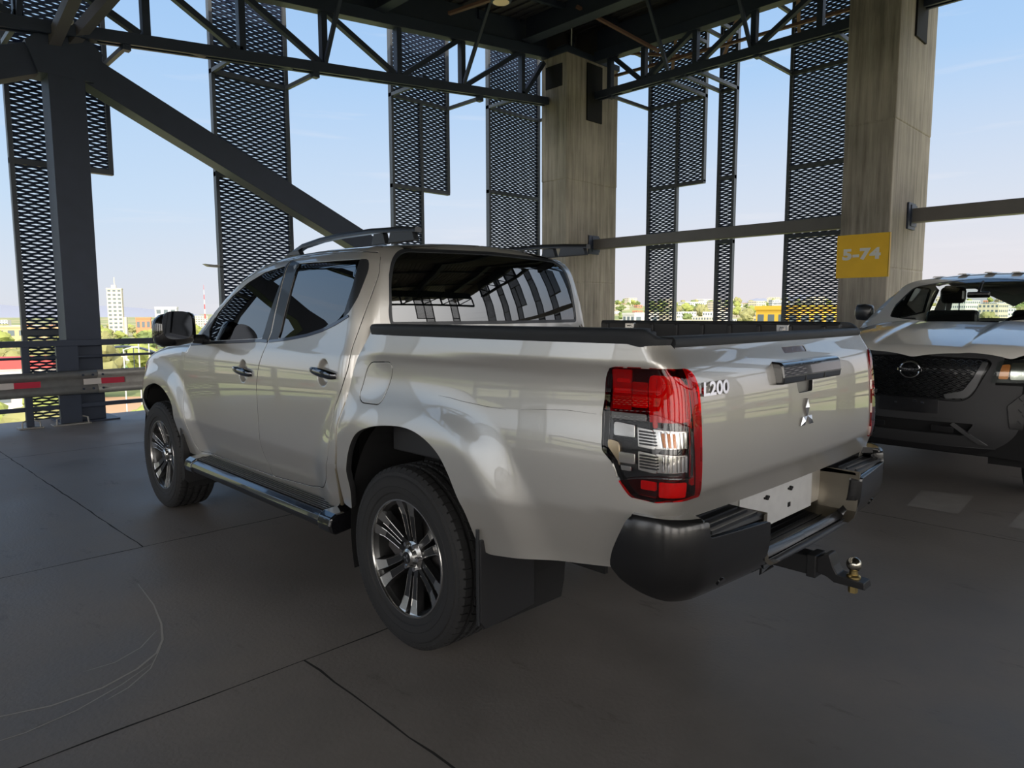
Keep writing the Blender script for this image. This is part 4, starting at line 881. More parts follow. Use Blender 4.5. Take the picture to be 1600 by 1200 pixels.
m=MB(); m.lathe([(-.1105,0),(-.1115,0),(-.1115,.024),(-.109,.025)],28); m.build('cap_badge',GLOSSB,rim)
m=MB()
for a in (0,2*PI/3,-2*PI/3):
    R=rhomb(0,0,a,.021,.012); m.add([(-.1125,-p[0],p[1]) for p in R],[(0,1,2,3)])
m.build('cap_emblem',CHROME,rim)
for k in range(6):
    a=2*PI*(k+.5)/6; m=MB(); m.tube([(-.07,.056*math.cos(a),.056*math.sin(a)),(-.098,.056*math.cos(a),.056*math.sin(a))],.0095,6); m.build('wheel_nut',CHROME,rim)
m=MB(); m.lathe([(-.02,.05),(-.03,.055),(-.03,.165),(-.015,.167),(-.0,.165)],48); m.bb((-.05,.06,-.12),(.0,.19,.0)); m.build('brake_disc',pbr('brake_metal',(.16,.15,.15),.5,.8),rim)
rim.location=(-.757,0,.387); rim.rotation_euler=(.50,0,0)
def copy_wheel(loc,rz,parent=TR):
    r=rim.copy(); COL.objects.link(r); r.parent=parent; r.location=loc; r.rotation_euler=(.35,0,0) if rz==0 else (.2,0,PI)
    for ch in list(rim.children): c=ch.copy(); COL.objects.link(c); c.parent=r
    return r
for (x,y) in ((-.755,3.0),(.757,0),(.755,3.0)): copy_wheel((x,y,.387),0 if x<0 else PI)
# mud flaps
for sx in (-1,1):
    for (y,z1,z0) in ((-.475,.58,.235),(2.545,.60,.26)):
        m=MB(); m.prism([(sx*.60,z0+.02),(sx*.86,z0),(sx*.885,z0+.03),(sx*.885,z1),(sx*.60,z1)],y,y-.012,'Y'); m.build('mud_flap',PLASTIC,TR,bevel=.003)
        m=MB(); m.tube([(sx*.886,y+.003,z1+.04),(sx*.886,y+.002,z0+.02)],.007,8); m.build('mud_flap_rib',SATIN,TR,smooth=True)
# door handles
for mir in (False,True):
    for s0,z0,L,nm in ((-1.545,1.083,.235,'f'),(-.640,1.128,.235,'r')):
        m=MB(); rings=[]; n=20
        for i in range(n+1):
            t=i/n; s=s0+(t-.5)*L; g,d=guide(np.array([s]),np.array([z0]),CABG); P,ok=march(f_cab,g,d,0,.75); p=P[0]
            bulge=.034*max(0,math.sin(PI*min(1,max(0,t))))**.35; hh=.0200*(max(.05,math.sin(PI*t)))**.22*(1.0+.25*t); zz=z0+(t-.5)*.020*-1
            for a in range(10):
                an=2*PI*a/10; rings.append((p[0]-bulge*.55+.0105*math.cos(an)*-1*(1 if t not in(0,1) else .4),p[1],zz+hh*math.sin(an)))
        m.add(rings,[(i*10+j,(i+1)*10+j,(i+1)*10+(j+1)%10,i*10+(j+1)%10) for i in range(n) for j in range(10)]+[tuple(range(10)),tuple(n*10+j for j in range(9,-1,-1))])
        if mir: m.v=[(-a,b,c) for a,b,c in m.v]
        m.build('door_handle',pbr('black_chrome',(.10,.105,.12),.06,1,1),TR,smooth=True,angle=70)
# wing mirrors
for sx in (-1,1):
    m=MB(); st=[(-.86,.03,.03),(-.875,.085,.10),(-.91,.100,.118),(-1.0,.105,.122),(-1.06,.090,.112),(-1.09,.05,.07),(-1.095,.01,.02)]
    st=[(-.905,.02,.03),(-.915,.075,.085),(-.94,.092,.098),(-1.02,.098,.105),(-1.10,.088,.098),(-1.135,.060,.070),(-1.145,.02,.03)]
    v=[]; n=20
    for (x,a,b) in st:
        for j in range(n):
            an=2*PI*j/n; c,s_=math.cos(an),math.sin(an); e=.62
            yy=a*math.copysign(abs(c)**e,c)*(.9 if c>0 else .75); zz=b*math.copysign(abs(s_)**e,s_)
            v.append((-sx*x if sx>0 else x, 2.165+yy, 1.325+zz+.010*(x+.9)/.1))
    m.add(v,[(i*n+j,(i+1)*n+j,(i+1)*n+(j+1)%n,i*n+(j+1)%n) for i in range(len(st)-1) for j in range(n)]+[tuple(range(n)),tuple((len(st)-1)*n+j for j in range(n-1,-1,-1))])
    mo=m.build('wing_mirror',GLOSSB,TR,smooth=True,angle=60)
    a=MB(); a.tube([(sx*.83,2.19,1.245),(sx*.90,2.185,1.25),(sx*.96,2.175,1.27)],[.032,.028,.026],12); a.build('mirror_arm',SATIN,mo,smooth=True)
    g=MB(); pg=[(sx*1.028+.086*math.copysign(abs(math.cos(t))**.62,math.cos(t)),1.338+.085*math.copysign(abs(math.sin(t))**.62,math.sin(t))) for t in np.linspace(0,2*PI,36,endpoint=False)]; g.prism(pg,2.092,2.087,'Y'); g.build('mirror_glass',pbr('mirror_dark_reflection',(.05,.055,.065),.04,1),mo)  # dark reflection put into the mirror glass as a near-black colour
# roof rails
for sx in (-1,1):
    P=[(1.54,1.732),(1.46,1.752),(1.30,1.780),(1.10,1.799),(.90,1.806),(.60,1.805),(.40,1.795),(.24,1.783)]
    m=MB(); v=[]
    for i,(y,z) in enumerate(P):
        h=.006 if i==0 else .012; x0=sx*(.600-.02*(1 if i<2 else 0))
        for (dx,dz) in ((-.018,-h),(.018,-h),(.020,h*.4),(.010,h),(-.012,h),(-.019,h*.4)): v.append((x0+dx,y,z+dz))
    k=6; m.add(v,[(i*k+j,(i+1)*k+j,(i+1)*k+(j+1)%k,i*k+(j+1)%k) for i in range(len(P)-1) for j in range(k)]+[tuple(range(k)),tuple((len(P)-1)*k+j for j in range(k-1,-1,-1))])
    ro=m.build('roof_rail',SATIN,TR,smooth=True,angle=50)
    for (ya,yb) in ((1.50,1.34),(.58,.50),(.44,.27)):
        f=MB(); zt=1.788 if ya<1.3 else 1.760; f.prism([(ya+.02,1.735),(yb-.02,1.735),(yb,zt),(ya-(.08 if ya>1.3 else 0),zt)],sx*.585,sx*.615,'X'); f.build('rail_foot',SATIN,ro,bevel=.003)
# side steps
for sx in (-1,1):
    m=MB(); prof=[(.765,.478),(.90,.466),(.925,.452),(.932,.425),(.925,.395),(.905,.385),(.80,.400),(.765,.42)]
    m.prism([(sx*a,b) for a,b in prof],.52,2.33,'Y'); st=m.build('side_step',PLASTIC,TR,bevel=.006)
    m=MB(); m.prism([(sx*a,b) for a,b in [(.780,.480),(.895,.470),(.895,.473),(.780,.484)]],.60,2.24,'Y')
    m.build('step_tread',pbr('tread_rubber',(.05,.047,.045),.5,bump=.4,bscale=60),st)
    for q in range(6):
        g=MB(); x=.800+q*.016; g.bb((sx*x,.62,.4795-q*.0014),(sx*(x+.006),2.22,.4855-q*.0014)); g.build('step_groove',SATIN,st)
    m=MB(); m.prism([(sx*a,b) for a,b in [(.905,.466),(.931,.452),(.9365,.43),(.9345,.418),(.929,.43),(.924,.449)]],.59,2.30,'Y'); m.build('step_strip',DCHROME,st,bevel=.002)
    for (ya,yb) in ((.50,.62),(2.24,2.36)):
        m=MB(); m.prism([(sx*a,b) for a,b in [(.765,.488),(.905,.476),(.935,.458),(.9435,.425),(.934,.39),(.908,.376),(.80,.392),(.765,.41)]],ya,yb,'Y'); m.build('step_end_cap',GLOSSB,st,bevel=.010,seg=3)
    for y in (.75,1.4,2.1):
        m=MB(); m.bb((sx*.50,y-.03,.41),(sx*.80,y+.03,.44)); m.build('step_bracket',LINER,st)
# black sill strip under the doors
for sx in (-1,1):
    m=MB(); m.bb((sx*.70,.56,.44),(sx*.79,2.44,.515)); m.build('sill',LINER,TR,bevel=.01)
# ---------------- rear step bumper, plate recess, tow hitch ----------------
BPY=pchip([.50,.56,.60,.66,.74,.79,.82],[-1.22,-1.315,-1.345,-1.362,-1.366,-1.362,-1.35])
BPW=pchip([.50,.56,.60,.66,.74,.79,.82],[.80,.842,.862,.876,.880,.874,.86])
def f_bp(p):
    x,y,z=p[...,0],p[...,1],p[...,2]
    return smax(np.abs(x)-(BPW(z)-.10*np.clip((-y-1.1)/.3,0,1)**2),BPY(z)+.045*(x/.8)**2-y,.085)
BG=(-1.05,.75,.27)
BUMP=None
# unrolled outline: s along the side, round the corner and on to the centre line (s=2.224 at x=0)
def sx_(x): return 1.474+(x+.75)
for mir in (False,True):
    cap=[(1.085,.640,.02),(1.11,.69),(1.20,.795,.02),(1.235,.812,.01),(1.33,.813),(1.40,.808),(sx_(-.735),.800,.006),(sx_(-.735),.752,.012),(sx_(-.405),.738,.012),(sx_(-.400),.60,.03),(sx_(-.36),.572,.01),(sx_(0),.568,.0),(sx_(0),.548,.0),(sx_(-.40),.548),(sx_(-.55),.545),(1.40,.552),(1.28,.575),(1.16,.605)]
    bp=panel('rear_bumper',GLOSSB if 0 else pbr('bumper_black',(.010,.010,.011),.22,0,.5,coatr=.12),TR,f_bp,'side',cap,(),BG,gap=0,mirror=mir,flange=.05,grid=.03,r=.015)
    if BUMP is None: BUMP=bp
    sg=1 if mir else -1
    # upper pad, inner wall
    m=MB(); ring=[]
    def bpt(x,z):
        P,ok=march(f_bp,np.array([[x,SB,z]]),np.array([[0,1.,0]]),0,1.4,160); return P[0][1]
    for x in np.linspace(-.735,-.405,8):
        y=bpt(x,.748); ring.append([(sg*-x,y+.020,.745),(sg*-x,y+.026,.762),(sg*-x,-1.13,.772),(sg*-x,-1.13,.74)])
    v=[q for r_ in ring for q in r_]; m.add(v,[(i*4+j,(i+1)*4+j,(i+1)*4+(j+1)%4,i*4+(j+1)%4) for i in range(7) for j in range(4)]+[(0,1,2,3),(31,30,29,28)])
    pad=m.build('step_pad',PLASTIC,bp,bevel=.004)
    for q in range(5):
        g=MB(); yq=-1.32+q*.035; g.bb((sg*.715,yq,.758),(sg*.43,yq+.006,.7695+q*.0009)); g.build('step_pad_rib',SATIN,pad)
    m=MB(); ring=[]
    for x in np.linspace(-.80,-.735,4):
        y=bpt(x,.80); ring.append([(sg*-x,y+.004,.775),(sg*-x,y+.014,.806),(sg*-x,-1.17,.812),(sg*-x,-1.17,.775)])
    v=[q for r_ in ring for q in r_]; m.add(v,[(i*4+j,(i+1)*4+j,(i+1)*4+(j+1)%4,i*4+(j+1)%4) for i in range(3) for j in range(4)]+[(0,1,2,3),(15,14,13,12)]); m.build('bumper_shoulder',MATS['bumper_black'],bp,bevel=.006)
    m=MB(); ring=[]
    for s in np.linspace(1.14,1.474,10):
        g_,d_=guide(np.array([s]),np.array([.800]),BG); P,ok=march(f_bp,g_,d_,0,.8); p=P[0]; n_=normals(f_bp,P)[0]; n_[2]=0
        a_=p-n_*.004; b_=p-n_*.02; zt=.806 if s>1.2 else .806-(1.2-s)*1.6
        ring.append([(a_[0],a_[1],zt-.012),(b_[0],b_[1],zt+.004),(-.70,max(b_[1]+.05,-1.20),zt+.004),(-.70,max(b_[1]+.05,-1.20),zt-.03)])
    v=[(q[0]*(-1 if mir else 1),q[1],q[2]) for r_ in ring for q in r_]; m.add(v,[(i*4+j,(i+1)*4+j,(i+1)*4+(j+1)%4,i*4+(j+1)%4) for i in range(9) for j in range(4)]+[(0,1,2,3),(39,38,37,36)]); m.build('bumper_shoulder',MATS['bumper_black'],bp,smooth=True)
    # inner curved wall of the step recess
    m=MB(); W=[(.405,.765),(.405,.70),(.400,.645),(.385,.605),(.355,.585),(.30,.578)]
    y0=bpt(-.40,.70)+.012
    v=[(sg*a,y0+(.0 if i<4 else -.002),z) for i,(a,z) in enumerate(W)]+[(sg*a,-1.13,z) for a,z in W]; n=len(W)
    m.add(v,[(i,i+1,i+n+1,i+n) for i in range(n-1)]); m.add([(sg*(a+.02),y0+.002,z-.004) for a,z in W]+[(sg*a,y0,z) for a,z in W],[(i,i+1,i+n+1,i+n) for i in range(n-1)])
    m.build('step_side_wall',pbr('step_wall_bronze',(.20,.18,.145),.32,.75),bp,smooth=True)
    # parking sensor
    c_,d_=guide(np.array([sx_(-.64)]),np.array([.592]),BG); P,ok=march(f_bp,c_,d_,0,.8); n_=Vector(normals(f_bp,P)[0]); p=Vector(P[0]);
    if mir: p.x*=-1; n_.x*=-1
    m=MB(); m.tube([p-n_*.006,p+n_*.003],.016,20); m.build('parking_sensor',GLOSSB,bp,smooth=True)
m=MB(); ring=[]
for x in np.linspace(-.40,.40,13):
    y=bpt(x,.570); ring.append([(x,y+.012,.566),(x,y+.018,.578),(x,-1.12,.584),(x,-1.12,.55),(x,y+.02,.55)])
v=[q for r_ in ring for q in r_]; m.add(v,[(i*5+j,(i+1)*5+j,(i+1)*5+(j+1)%5,i*5+(j+1)%5) for i in range(12) for j in range(5)]); cp=m.build('centre_step',PLASTIC,TR,smooth=True,angle=20)
for q in range(6):
    g=MB(); yq=-1.32+q*.03; g.bb((-.33,yq,.57),(.33,yq+.005,.5835)); g.build('step_pad_rib',SATIN,cp)
m=MB(); ring=[]
for x in np.linspace(-.37,.37,13):
    y=bpt(x,.570); ring.append([(x,y-.003,.560),(x,y-.004,.570),(x,y+.008,.580),(x,y+.018,.577)])
v=[q for r_ in ring for q in r_]; m.add(v,[(i*4+j,(i+1)*4+j,(i+1)*4+(j+1)%4,i*4+(j+1)%4) for i in range(12) for j in range(4)]); m.build('step_edge',pbr('step_edge_black',(.03,.033,.042),.42),cp,smooth=True,angle=60)
# plate panel and body strip under the tailgate
m=MB(); m.bb((-.74,-1.185,.62),(.74,-1.15,.785)); m.build('rear_cross_panel',PAINT,TR,bevel=.004)
m=MB(); m.bb((-.30,-1.192,.615),(.31,-1.186,.760)); pp=m.build('licence_plate_panel',pbr('plate_white',(.62,.62,.62),.45,var=.12,bscale=20),TR,bevel=.004)
for (x,z) in ((-.10,.728),(.10,.728)):
    m=MB(); m.tube([(x,-1.192,z),(x,-1.200,z)],.009,10); m.bb((x-.020,-1.198,z-.003),(x+.018,-1.192,z+.004)); m.build('plate_clip',LINER,pp)
m=MB(); m.bb((.085,-1.195,.655),(.105,-1.192,.672)); m.build('plate_clip',LINER,pp)
m=MB(); m.bb((-.112,-1.195,.62),(-.10,-1.192,.665)); m.build('plate_clip',LINER,pp)
m=MB(); m.tube([(-.07+.0,bpt(-.50,.66)-.002,.70),(-.07,bpt(-.5,.66)-.001,.70)],.001,4)
# hitch
m=MB(); m.bb((-.038,-1.335,.455),(.038,-.9,.525)); m.bb((-.045,-1.36,.449),(.045,-1.325,.532)); hitch=m.build('tow_hitch',pbr('hitch_black',(.03,.03,.032),.4,.4),TR,bevel=.004)
m=MB(); m.prism([(-1.33,.515),(-1.365,.528),(-1.385,.545),(-1.40,.545),(-1.415,.505),(-1.43,.480),(-1.52,.472),(-1.525,.448),(-1.42,.448),(-1.395,.462),(-1.36,.470),(-1.33,.470)],-.032,.032,'X'); m.build('drawbar',MATS['hitch_black'],hitch,bevel=.003)
m=MB(); m.tube([(0,-1.475,.43-.01),(0,-1.475,.445)],.016,6); m.tube([(0,-1.475,.472),(0,-1.475,.480),(0,-1.475,.486)],[.024,.024,.018],18); m.tube([(0,-1.475,.486),(0,-1.475,.505)],.014,16)
m.build('ball_shank',pbr('brassy_zinc',(.55,.42,.18),.3,1),hitch,smooth=True)
m=MB(); r=.026; m.lathe([(r*math.sin(t),r*math.cos(t)) for t in np.linspace(-PI/2+.01,PI/2-.01,20)],28,'Z',(0,-1.475,.522)); m.build('tow_ball',CHROME if 0 else pbr('ball_steel',(.50,.47,.40),.18,1),hitch,smooth=True,angle=80)
m=MB(); m.tube([(-.045,-1.16,.50),(-.10,-1.18,.43),(-.045,-1.20,.455)],.006,8); m.build('safety_chain_eye',MATS['hitch_black'],hitch,smooth=True)
# ---------------- white pickup facing the camera side ----------------
NV=thing('pickup_truck','white pickup truck with black grille, cut off by the right edge','truck',(4.15,-.70,0),PI/2)
WPAINT=pbr('white_paint',(.80,.765,.71),.30,.0,1.0,coatr=.02)
NGR=pbr('grille_black',(.012,.012,.014),.35,0,.3); NDG=pbr('bumper_dark_grey',(.040,.040,.043),.58,.0,.0)
NW=pchip([.3,.45,.6,.8,1.0,1.15,1.28,1.34,1.5,1.72,1.85],[.84,.88,.905,.92,.922,.915,.89,.86,.79,.69,.62])
def nW(y,z): 
    w=NW(z); r=np.hypot(y,z-.40); w=w+.03*sstep(.72,.56,r)*sstep(1.1,.9,z); return w-.34*np.clip((y-.35)/.6,0,2)**2*.55
NH=pchip([-.6,-.35,0,.4,.7,.86,.95],[1.34,1.325,1.285,1.225,1.165,1.115,1.02])
def nH(x,y): return NH(y)-.07*(x/.8)**2+.018*sstep(.28,.36,np.abs(x))*sstep(.78,.60,np.abs(x))
def nF(x,z): return .90-.26*np.abs(x/.85)**2.2-.10*np.clip((z-.95)/.2,0,2)**2-.06*np.clip((.62-z)/.2,0,2)**2
NWY=pchip([1.1,1.3,1.5,1.65,1.72,1.78],[-.12,-.40,-.74,-1.02,-1.20,-1.5])
def f_nf(p):
    x,y,z=p[...,0],p[...,1],p[...,2]; f=smax(np.abs(x)-nW(y,z),z-nH(x,y),.07); return smax(f,(y-nF(x,z))*.9,.05)
def f_nc(p):
    x,y,z=p[...,0],p[...,1],p[...,2]; rz=1.785-.05*(x/.6)**2-.02*((y+1.9)/.8)**2
    f=smax((np.abs(x)-nW(y,z))*.95,z-rz,.07); f=smax(f,(-2.62+.12*(z-1.3)-y),.06); g=np.maximum(f,y+.30)
    return np.where(z>1.20,smax(f,(y-(NWY(z)-.16*(x/.7)**2))*.55,.025),g)
NG=(-3.5,.9,.1)
SF_=SF; SF=1.9
hood=panel('bonnet',WPAINT,NV,off_(f_nf,0),'top',[(-.86,-.42),(0,-.28),(.86,-.42),(.84,.3),(.74,.62),(.60,.745),(0,.865),(-.60,.745),(-.74,.62),(-.84,.3)],(),gap=0,flange=.015,r=.03,grid=.03)
for mir in (False,True):
    AR=[(.42,.42),(.475,.50),(.49,.60),(.46,.74),(.36,.86),(.18,.94),(0,.96),(-.18,.94),(-.36,.86),(-.46,.74),(-.49,.60),(-.47,.45)]
    w_=panel('front_wing',WPAINT,NV,f_nf,'side',AR+[(-.62,.45),(-.70,.60),(-.74,.85),(-.70,1.04),(-.60,1.10),(-.30,1.22),(0,1.27),(.40,1.32),(.42,1.2)],(),NG,mirror=mir,gap=.003,flange=.02,grid=.035)
    dr=panel('cab_side',WPAINT,NV,f_nc,'side',[(.44,.45),(2.62,.45),(2.62,1.25),(2.52,1.66,.05),(2.0,1.735),(1.45,1.725),(1.18,1.665),(.98,1.56),(.62,1.36),(.44,1.32)],[round_poly([(.70,1.34),(1.02,1.53),(1.22,1.625),(1.55,1.665),(1.56,1.34)],.02),round_poly([(1.62,1.34),(1.62,1.665),(2.2,1.66),(2.42,1.40)],.02)],NG,mirror=mir,gap=.003,flange=.02,grid=.04)
    panel('window_glass',CLEARG,dr,f_nc,'side',[(.70,1.34),(1.02,1.53),(1.22,1.625),(1.55,1.665),(1.56,1.34)],(),NG,mirror=mir,off=-.006,gap=-.004,flange=0,grid=.06)
    panel('window_glass',CLEARG,dr,f_nc,'side',[(1.62,1.34),(1.62,1.665),(2.2,1.66),(2.42,1.40)],(),NG,mirror=mir,off=-.006,gap=-.004,flange=0,grid=.06)
NWS=[(-.74,-.47,.04),(0,-.36),(.74,-.47,.04),(.66,-.80),(.575,-1.13,.05),(0,-1.20),(-.575,-1.13,.05),(-.66,-.80)]
rf2=panel('roof',WPAINT,NV,off_(f_nc,-.001),'top',[(-.86,-.42),(0,-.30),(.86,-.42),(.76,-.78),(.695,-1.15),(.68,-1.4),(.68,-2.40),(.60,-2.56),(0,-2.60),(-.60,-2.56),(-.68,-2.40),(-.68,-1.4),(-.695,-1.15),(-.76,-.78)],[NWS],gap=0,flange=.004,r=.01,grid=.04)
panel('windscreen',CLEARG,rf2,f_nc,'top',NWS,(),off=-.004,gap=-.004,flange=0,grid=.06)
panel('windscreen_border',NGR,rf2,f_nc,'top',NWS,[inset(round_poly(NWS,.02),.022)],off=-.0025,gap=-.002,flange=0,grid=.06)
for k in range(5):
    x=-.44+k*.22; m=MB(); v=[]
    for y in np.linspace(-1.35,-2.3,8): zz=1.785-.05*(x/.6)**2-.02*((y+1.9)/.8)**2; v+=[(x-.04,y,zz-.002),(x-.025,y,zz+.009),(x+.025,y,zz+.009),(x+.04,y,zz-.002)]
    m.add(v,[(i*4+j,(i+1)*4+j,(i+1)*4+j+1,i*4+j+1) for i in range(7) for j in range(3)]+[(0,1,2,3),(31,30,29,28)]); m.build('roof_rib',WPAINT,rf2,smooth=True)
SBs=SB; SB=-3.4
cb2=panel('cab_back',WPAINT,NV,f_nc,'back',[(-.80,.8),(.80,.8),(.80,1.34),(.66,1.70),(-.66,1.70),(-.80,1.34)],[round_poly([(-.62,1.33),(.62,1.33),(.55,1.66),(-.55,1.66)],.05)],gap=0,flange=.01,grid=.06)
panel('rear_window',CLEARG,cb2,f_nc,'back',[(-.62,1.33),(.62,1.33),(.55,1.66),(-.55,1.66)],(),off=-.004,gap=-.004,flange=0,grid=.08,r=.05)
SB=SBs
fp=lambda nm,mat,poly,off=0,holes=(),fl=.02,r=.012,g=.035,par=None: panel(nm,mat,par or NV,f_nf,'front',poly,holes,off=off,gap=0,flange=fl,r=r,grid=g)
GRO=[(-.46,1.075),(-.50,1.045),(-.455,.93),(-.40,.80,.03),(-.34,.755,.03),(.34,.755,.03),(.40,.80,.03),(.455,.93),(.50,1.045),(.46,1.075),(0,1.095)]
bpn=fp('front_bumper',NDG,[(-.84,.42),(-.5,.40),(.5,.40),(.84,.42),(.86,.66),(.84,.88,.01),(.52,.885,.01),(.56,1.065,.01),(.55,1.10),(0,1.130),(-.55,1.10),(-.56,1.065,.01),(-.52,.885,.01),(-.84,.88,.01),(-.86,.66)],-.004,[round_poly(GRO,.02),round_poly([(-.36,.50),(.36,.50),(.42,.60),(-.42,.60)],.02)])
gr=fp('grille',NGR,GRO,-.045,fl=.04)
# honeycomb slats of the grille, one mesh
m=MB()
for iz in range(10):
    for ix in range(-9,10):
        x=ix*.052+(.026 if iz%2 else 0); z=.785+iz*.029
        lim=.33+(z-.76)*.42
        if abs(x)>lim: continue
        y=float(nF(np.array(x),np.array(z)))-.020
        for e in (-1,1): m.bar((x,y,z+.004*e*0),(x+e*.026,y,z+.0145),.010,.005); m.bar((x,y,z),(x+e*.026,y,z-.0145),.010,.005)
m.build('honeycomb',GLOSSB,gr)
for sx in (-1,1):
    fp('grille_arm',pbr('arm_grey',(.10,.10,.105),.35,.4,.4),[(sx*.475,1.045),(sx*.445,1.05),(sx*.40,.93),(sx*.345,.835,.02),(sx*.23,.805,.006),(sx*.24,.775,.006),(sx*.37,.785,.03),(sx*.42,.86,.02)],.010,fl=.03,r=.006,par=gr)
    hl=fp('headlamp',NGR,[(sx*.50,.905),(sx*.535,1.055),(sx*.70,1.075),(sx*.83,1.06),(sx*.85,.95),(sx*.72,.905)],-.03,fl=.03)
    fp('lamp_lens',CLEARG,[(sx*.50,.903),(sx*.535,1.058),(sx*.70,1.078),(sx*.84,1.06),(sx*.86,.95),(sx*.72,.903)],.004,fl=.004,par=hl)
    fp('lamp_reflector',BRIGHT,[(sx*.60,.925),(sx*.60,1.045),(sx*.80,1.05),(sx*.80,.93)],-.018,fl=.01,par=hl)
    fp('indicator',AMB,[(sx*.535,.93),(sx*.55,1.03),(sx*.595,1.035),(sx*.59,.93)],-.014,fl=.01,par=hl)
    fl_=fp('fog_surround',NGR,[(sx*.62,.58),(sx*.60,.74),(sx*.68,.83),(sx*.84,.84),(sx*.84,.56)],.006,fl=.02)
    mm_=MB()
    for q in range(5): 
        for e in range(3):
            x=sx*(.66+.05*e+(.025 if q%2 else 0)); z=.62+q*.04; y=float(nF(np.array(x),np.array(z)))+.004; mm_.bar((x-.02,y,z),(x,y+.002,z+.02),.006,.006); mm_.bar((x,y,z+.02),(x+.02,y,z),.006,.006)
    mm_.build('fog_mesh',GLOSSB,fl_)
    fp('skid_fin',pbr('fin_grey',(.09,.09,.095),.4,.3),[(sx*.30,.60),(sx*.28,.585),(sx*.44,.45),(sx*.50,.44)],.010,fl=.02,r=.004)
    fp('tow_cover',NGR,[(sx*.16,.53),(sx*.16,.57),(sx*.30,.565),(sx*.30,.525)],.006,fl=.01,r=.006)
fp('lower_intake',LINER,[(-.36,.50),(.36,.50),(.42,.60),(-.42,.60)],-.05,fl=.05)
fp('plate_holder',NGR,[(-.20,.66),(-.20,.765),(.20,.765),(.20,.66)],.014,fl=.02,r=.006)
fp('bumper_lip',NGR,[(-.60,.37),(.60,.37),(.62,.415),(-.62,.415)],.0,fl=.05)
for (x,z) in ((-.05,.745),(-.10,.735),(.08,.725)): m=MB(); m.bb((x-.010,.90,z-.006),(x+.010,.922,z+.006)); m.build('plate_clip',CHROME,NV)
fp('chrome_strip',NDG,[(-.16,.625),(-.16,.632),(-.30,.628),(-.30,.620)],.012,fl=.005,r=0)
# ring badge with a bar
ly=float(nF(np.array(0.),np.array(.975)))+.004
m=MB(); ring=[]; m.tube([(.066*math.cos(t),ly,.975+.060*math.sin(t)) for t in np.linspace(0,2*PI,41)],.0065,8,cap=False); bd=m.build('ring_badge',CHROME,gr,smooth=True)
m=MB(); m.bb((-.082,ly-.004,.963),(.082,ly+.008,.987)); m.build('badge_bar',CHROME,gr,bevel=.003)
text_mesh('NISSAN',.021,.0015,'badge_name',GLOSSB,gr,Matrix.Translation((0,ly+.0085,.975))@Matrix.Rotation(PI,4,'Z')@Matrix.Rotation(PI/2,4,'X'),sx=1.7,bold=.0004)
# wing mirrors
for sx in (-1,1):
    m=MB(); st=[(.87,.02,.03),(.885,.055,.070),(.95,.065,.085),(1.02,.055,.078),(1.045,.02,.03)]; v=[]; n=18
    for (x,a,b) in st:
        for j in range(n):
            an=2*PI*j/n; v.append((sx*x,-.90+a*math.copysign(abs(math.cos(an))**.6,math.cos(an)),1.40+b*math.copysign(abs(math.sin(an))**.6,math.sin(an))))
    m.add(v,[(i*n+j,(i+1)*n+j,(i+1)*n+(j+1)%n,i*n+(j+1)%n) for i in range(len(st)-1) for j in range(n)]+[tuple(range(n)),tuple((len(st)-1)*n+j for j in range(n-1,-1,-1))])
    mo=m.build('wing_mirror',SATIN,NV,smooth=True,angle=60); m=MB(); m.tube([(sx*.80,-.86,1.33),(sx*.90,-.89,1.34)],.025,10); m.build('mirror_arm',SATIN,mo,smooth=True)
# interior
PLW=pbr('seat_wrapped',(.045,.045,.048),.25,0,.4)
for sx in (-1,1):
    s=MB(); s.bb((sx*.14,-1.85,.9),(sx*.62,-1.70,1.42)); s.bb((sx*.14,-1.75,.8),(sx*.62,-1.25,.95)); se=s.build('seat',PLW,NV,bevel=.05,seg=3)
    s=MB(); s.bb((sx*.27,-1.83,1.49),(sx*.50,-1.71,1.66)); s.build('headrest',PLW,se,bevel=.045,seg=3)
    for e in (-.06,.06): s=MB(); s.tube([(sx*.385+e,-1.77,1.40),(sx*.385+e,-1.77,1.50)],.007,8); s.build('headrest_post',CHROME,se)
m=MB(); m.bb((-.80,-.98,.9),(.80,-.45,1.24)); m.bb((-.55,-.98,1.22),(-.20,-.80,1.30)); m.build('dashboard',NGR,NV,bevel=.03)
m=MB(); m.bb((-.78,-2.55,.45),(.78,-.45,.92)); m.bb((-.75,-2.57,.9),(.75,-2.50,1.30)); m.build('cabin_floor',LINER,NV)
m=MB(); m.tube([(-.36+.185*math.cos(t),-1.02-.06*math.sin(t),1.20+.175*math.sin(t)) for t in np.linspace(0,2*PI,33)],.014,8,cap=False); m.tube([(-.54,-1.02,1.2),(-.18,-1.02,1.2)],.02,8); m.build('steering_wheel',NGR,NV,smooth=True)
m=MB(); m.bb((-.125,-.875,1.53),(.055,-.845,1.585)); mi_=m.build('interior_mirror',NGR,NV,bevel=.012); m=MB(); m.tube([(-.035,-.86,1.58),(-.035,-.95,1.66),(-.035,-1.0,1.68)],.012,8); m.build('mirror_stem',NGR,mi_)
m=MB(); m.bb((.40,-.62,1.335),(.50,-.60,1.345)); m.build('windscreen_label',WHT,NV)
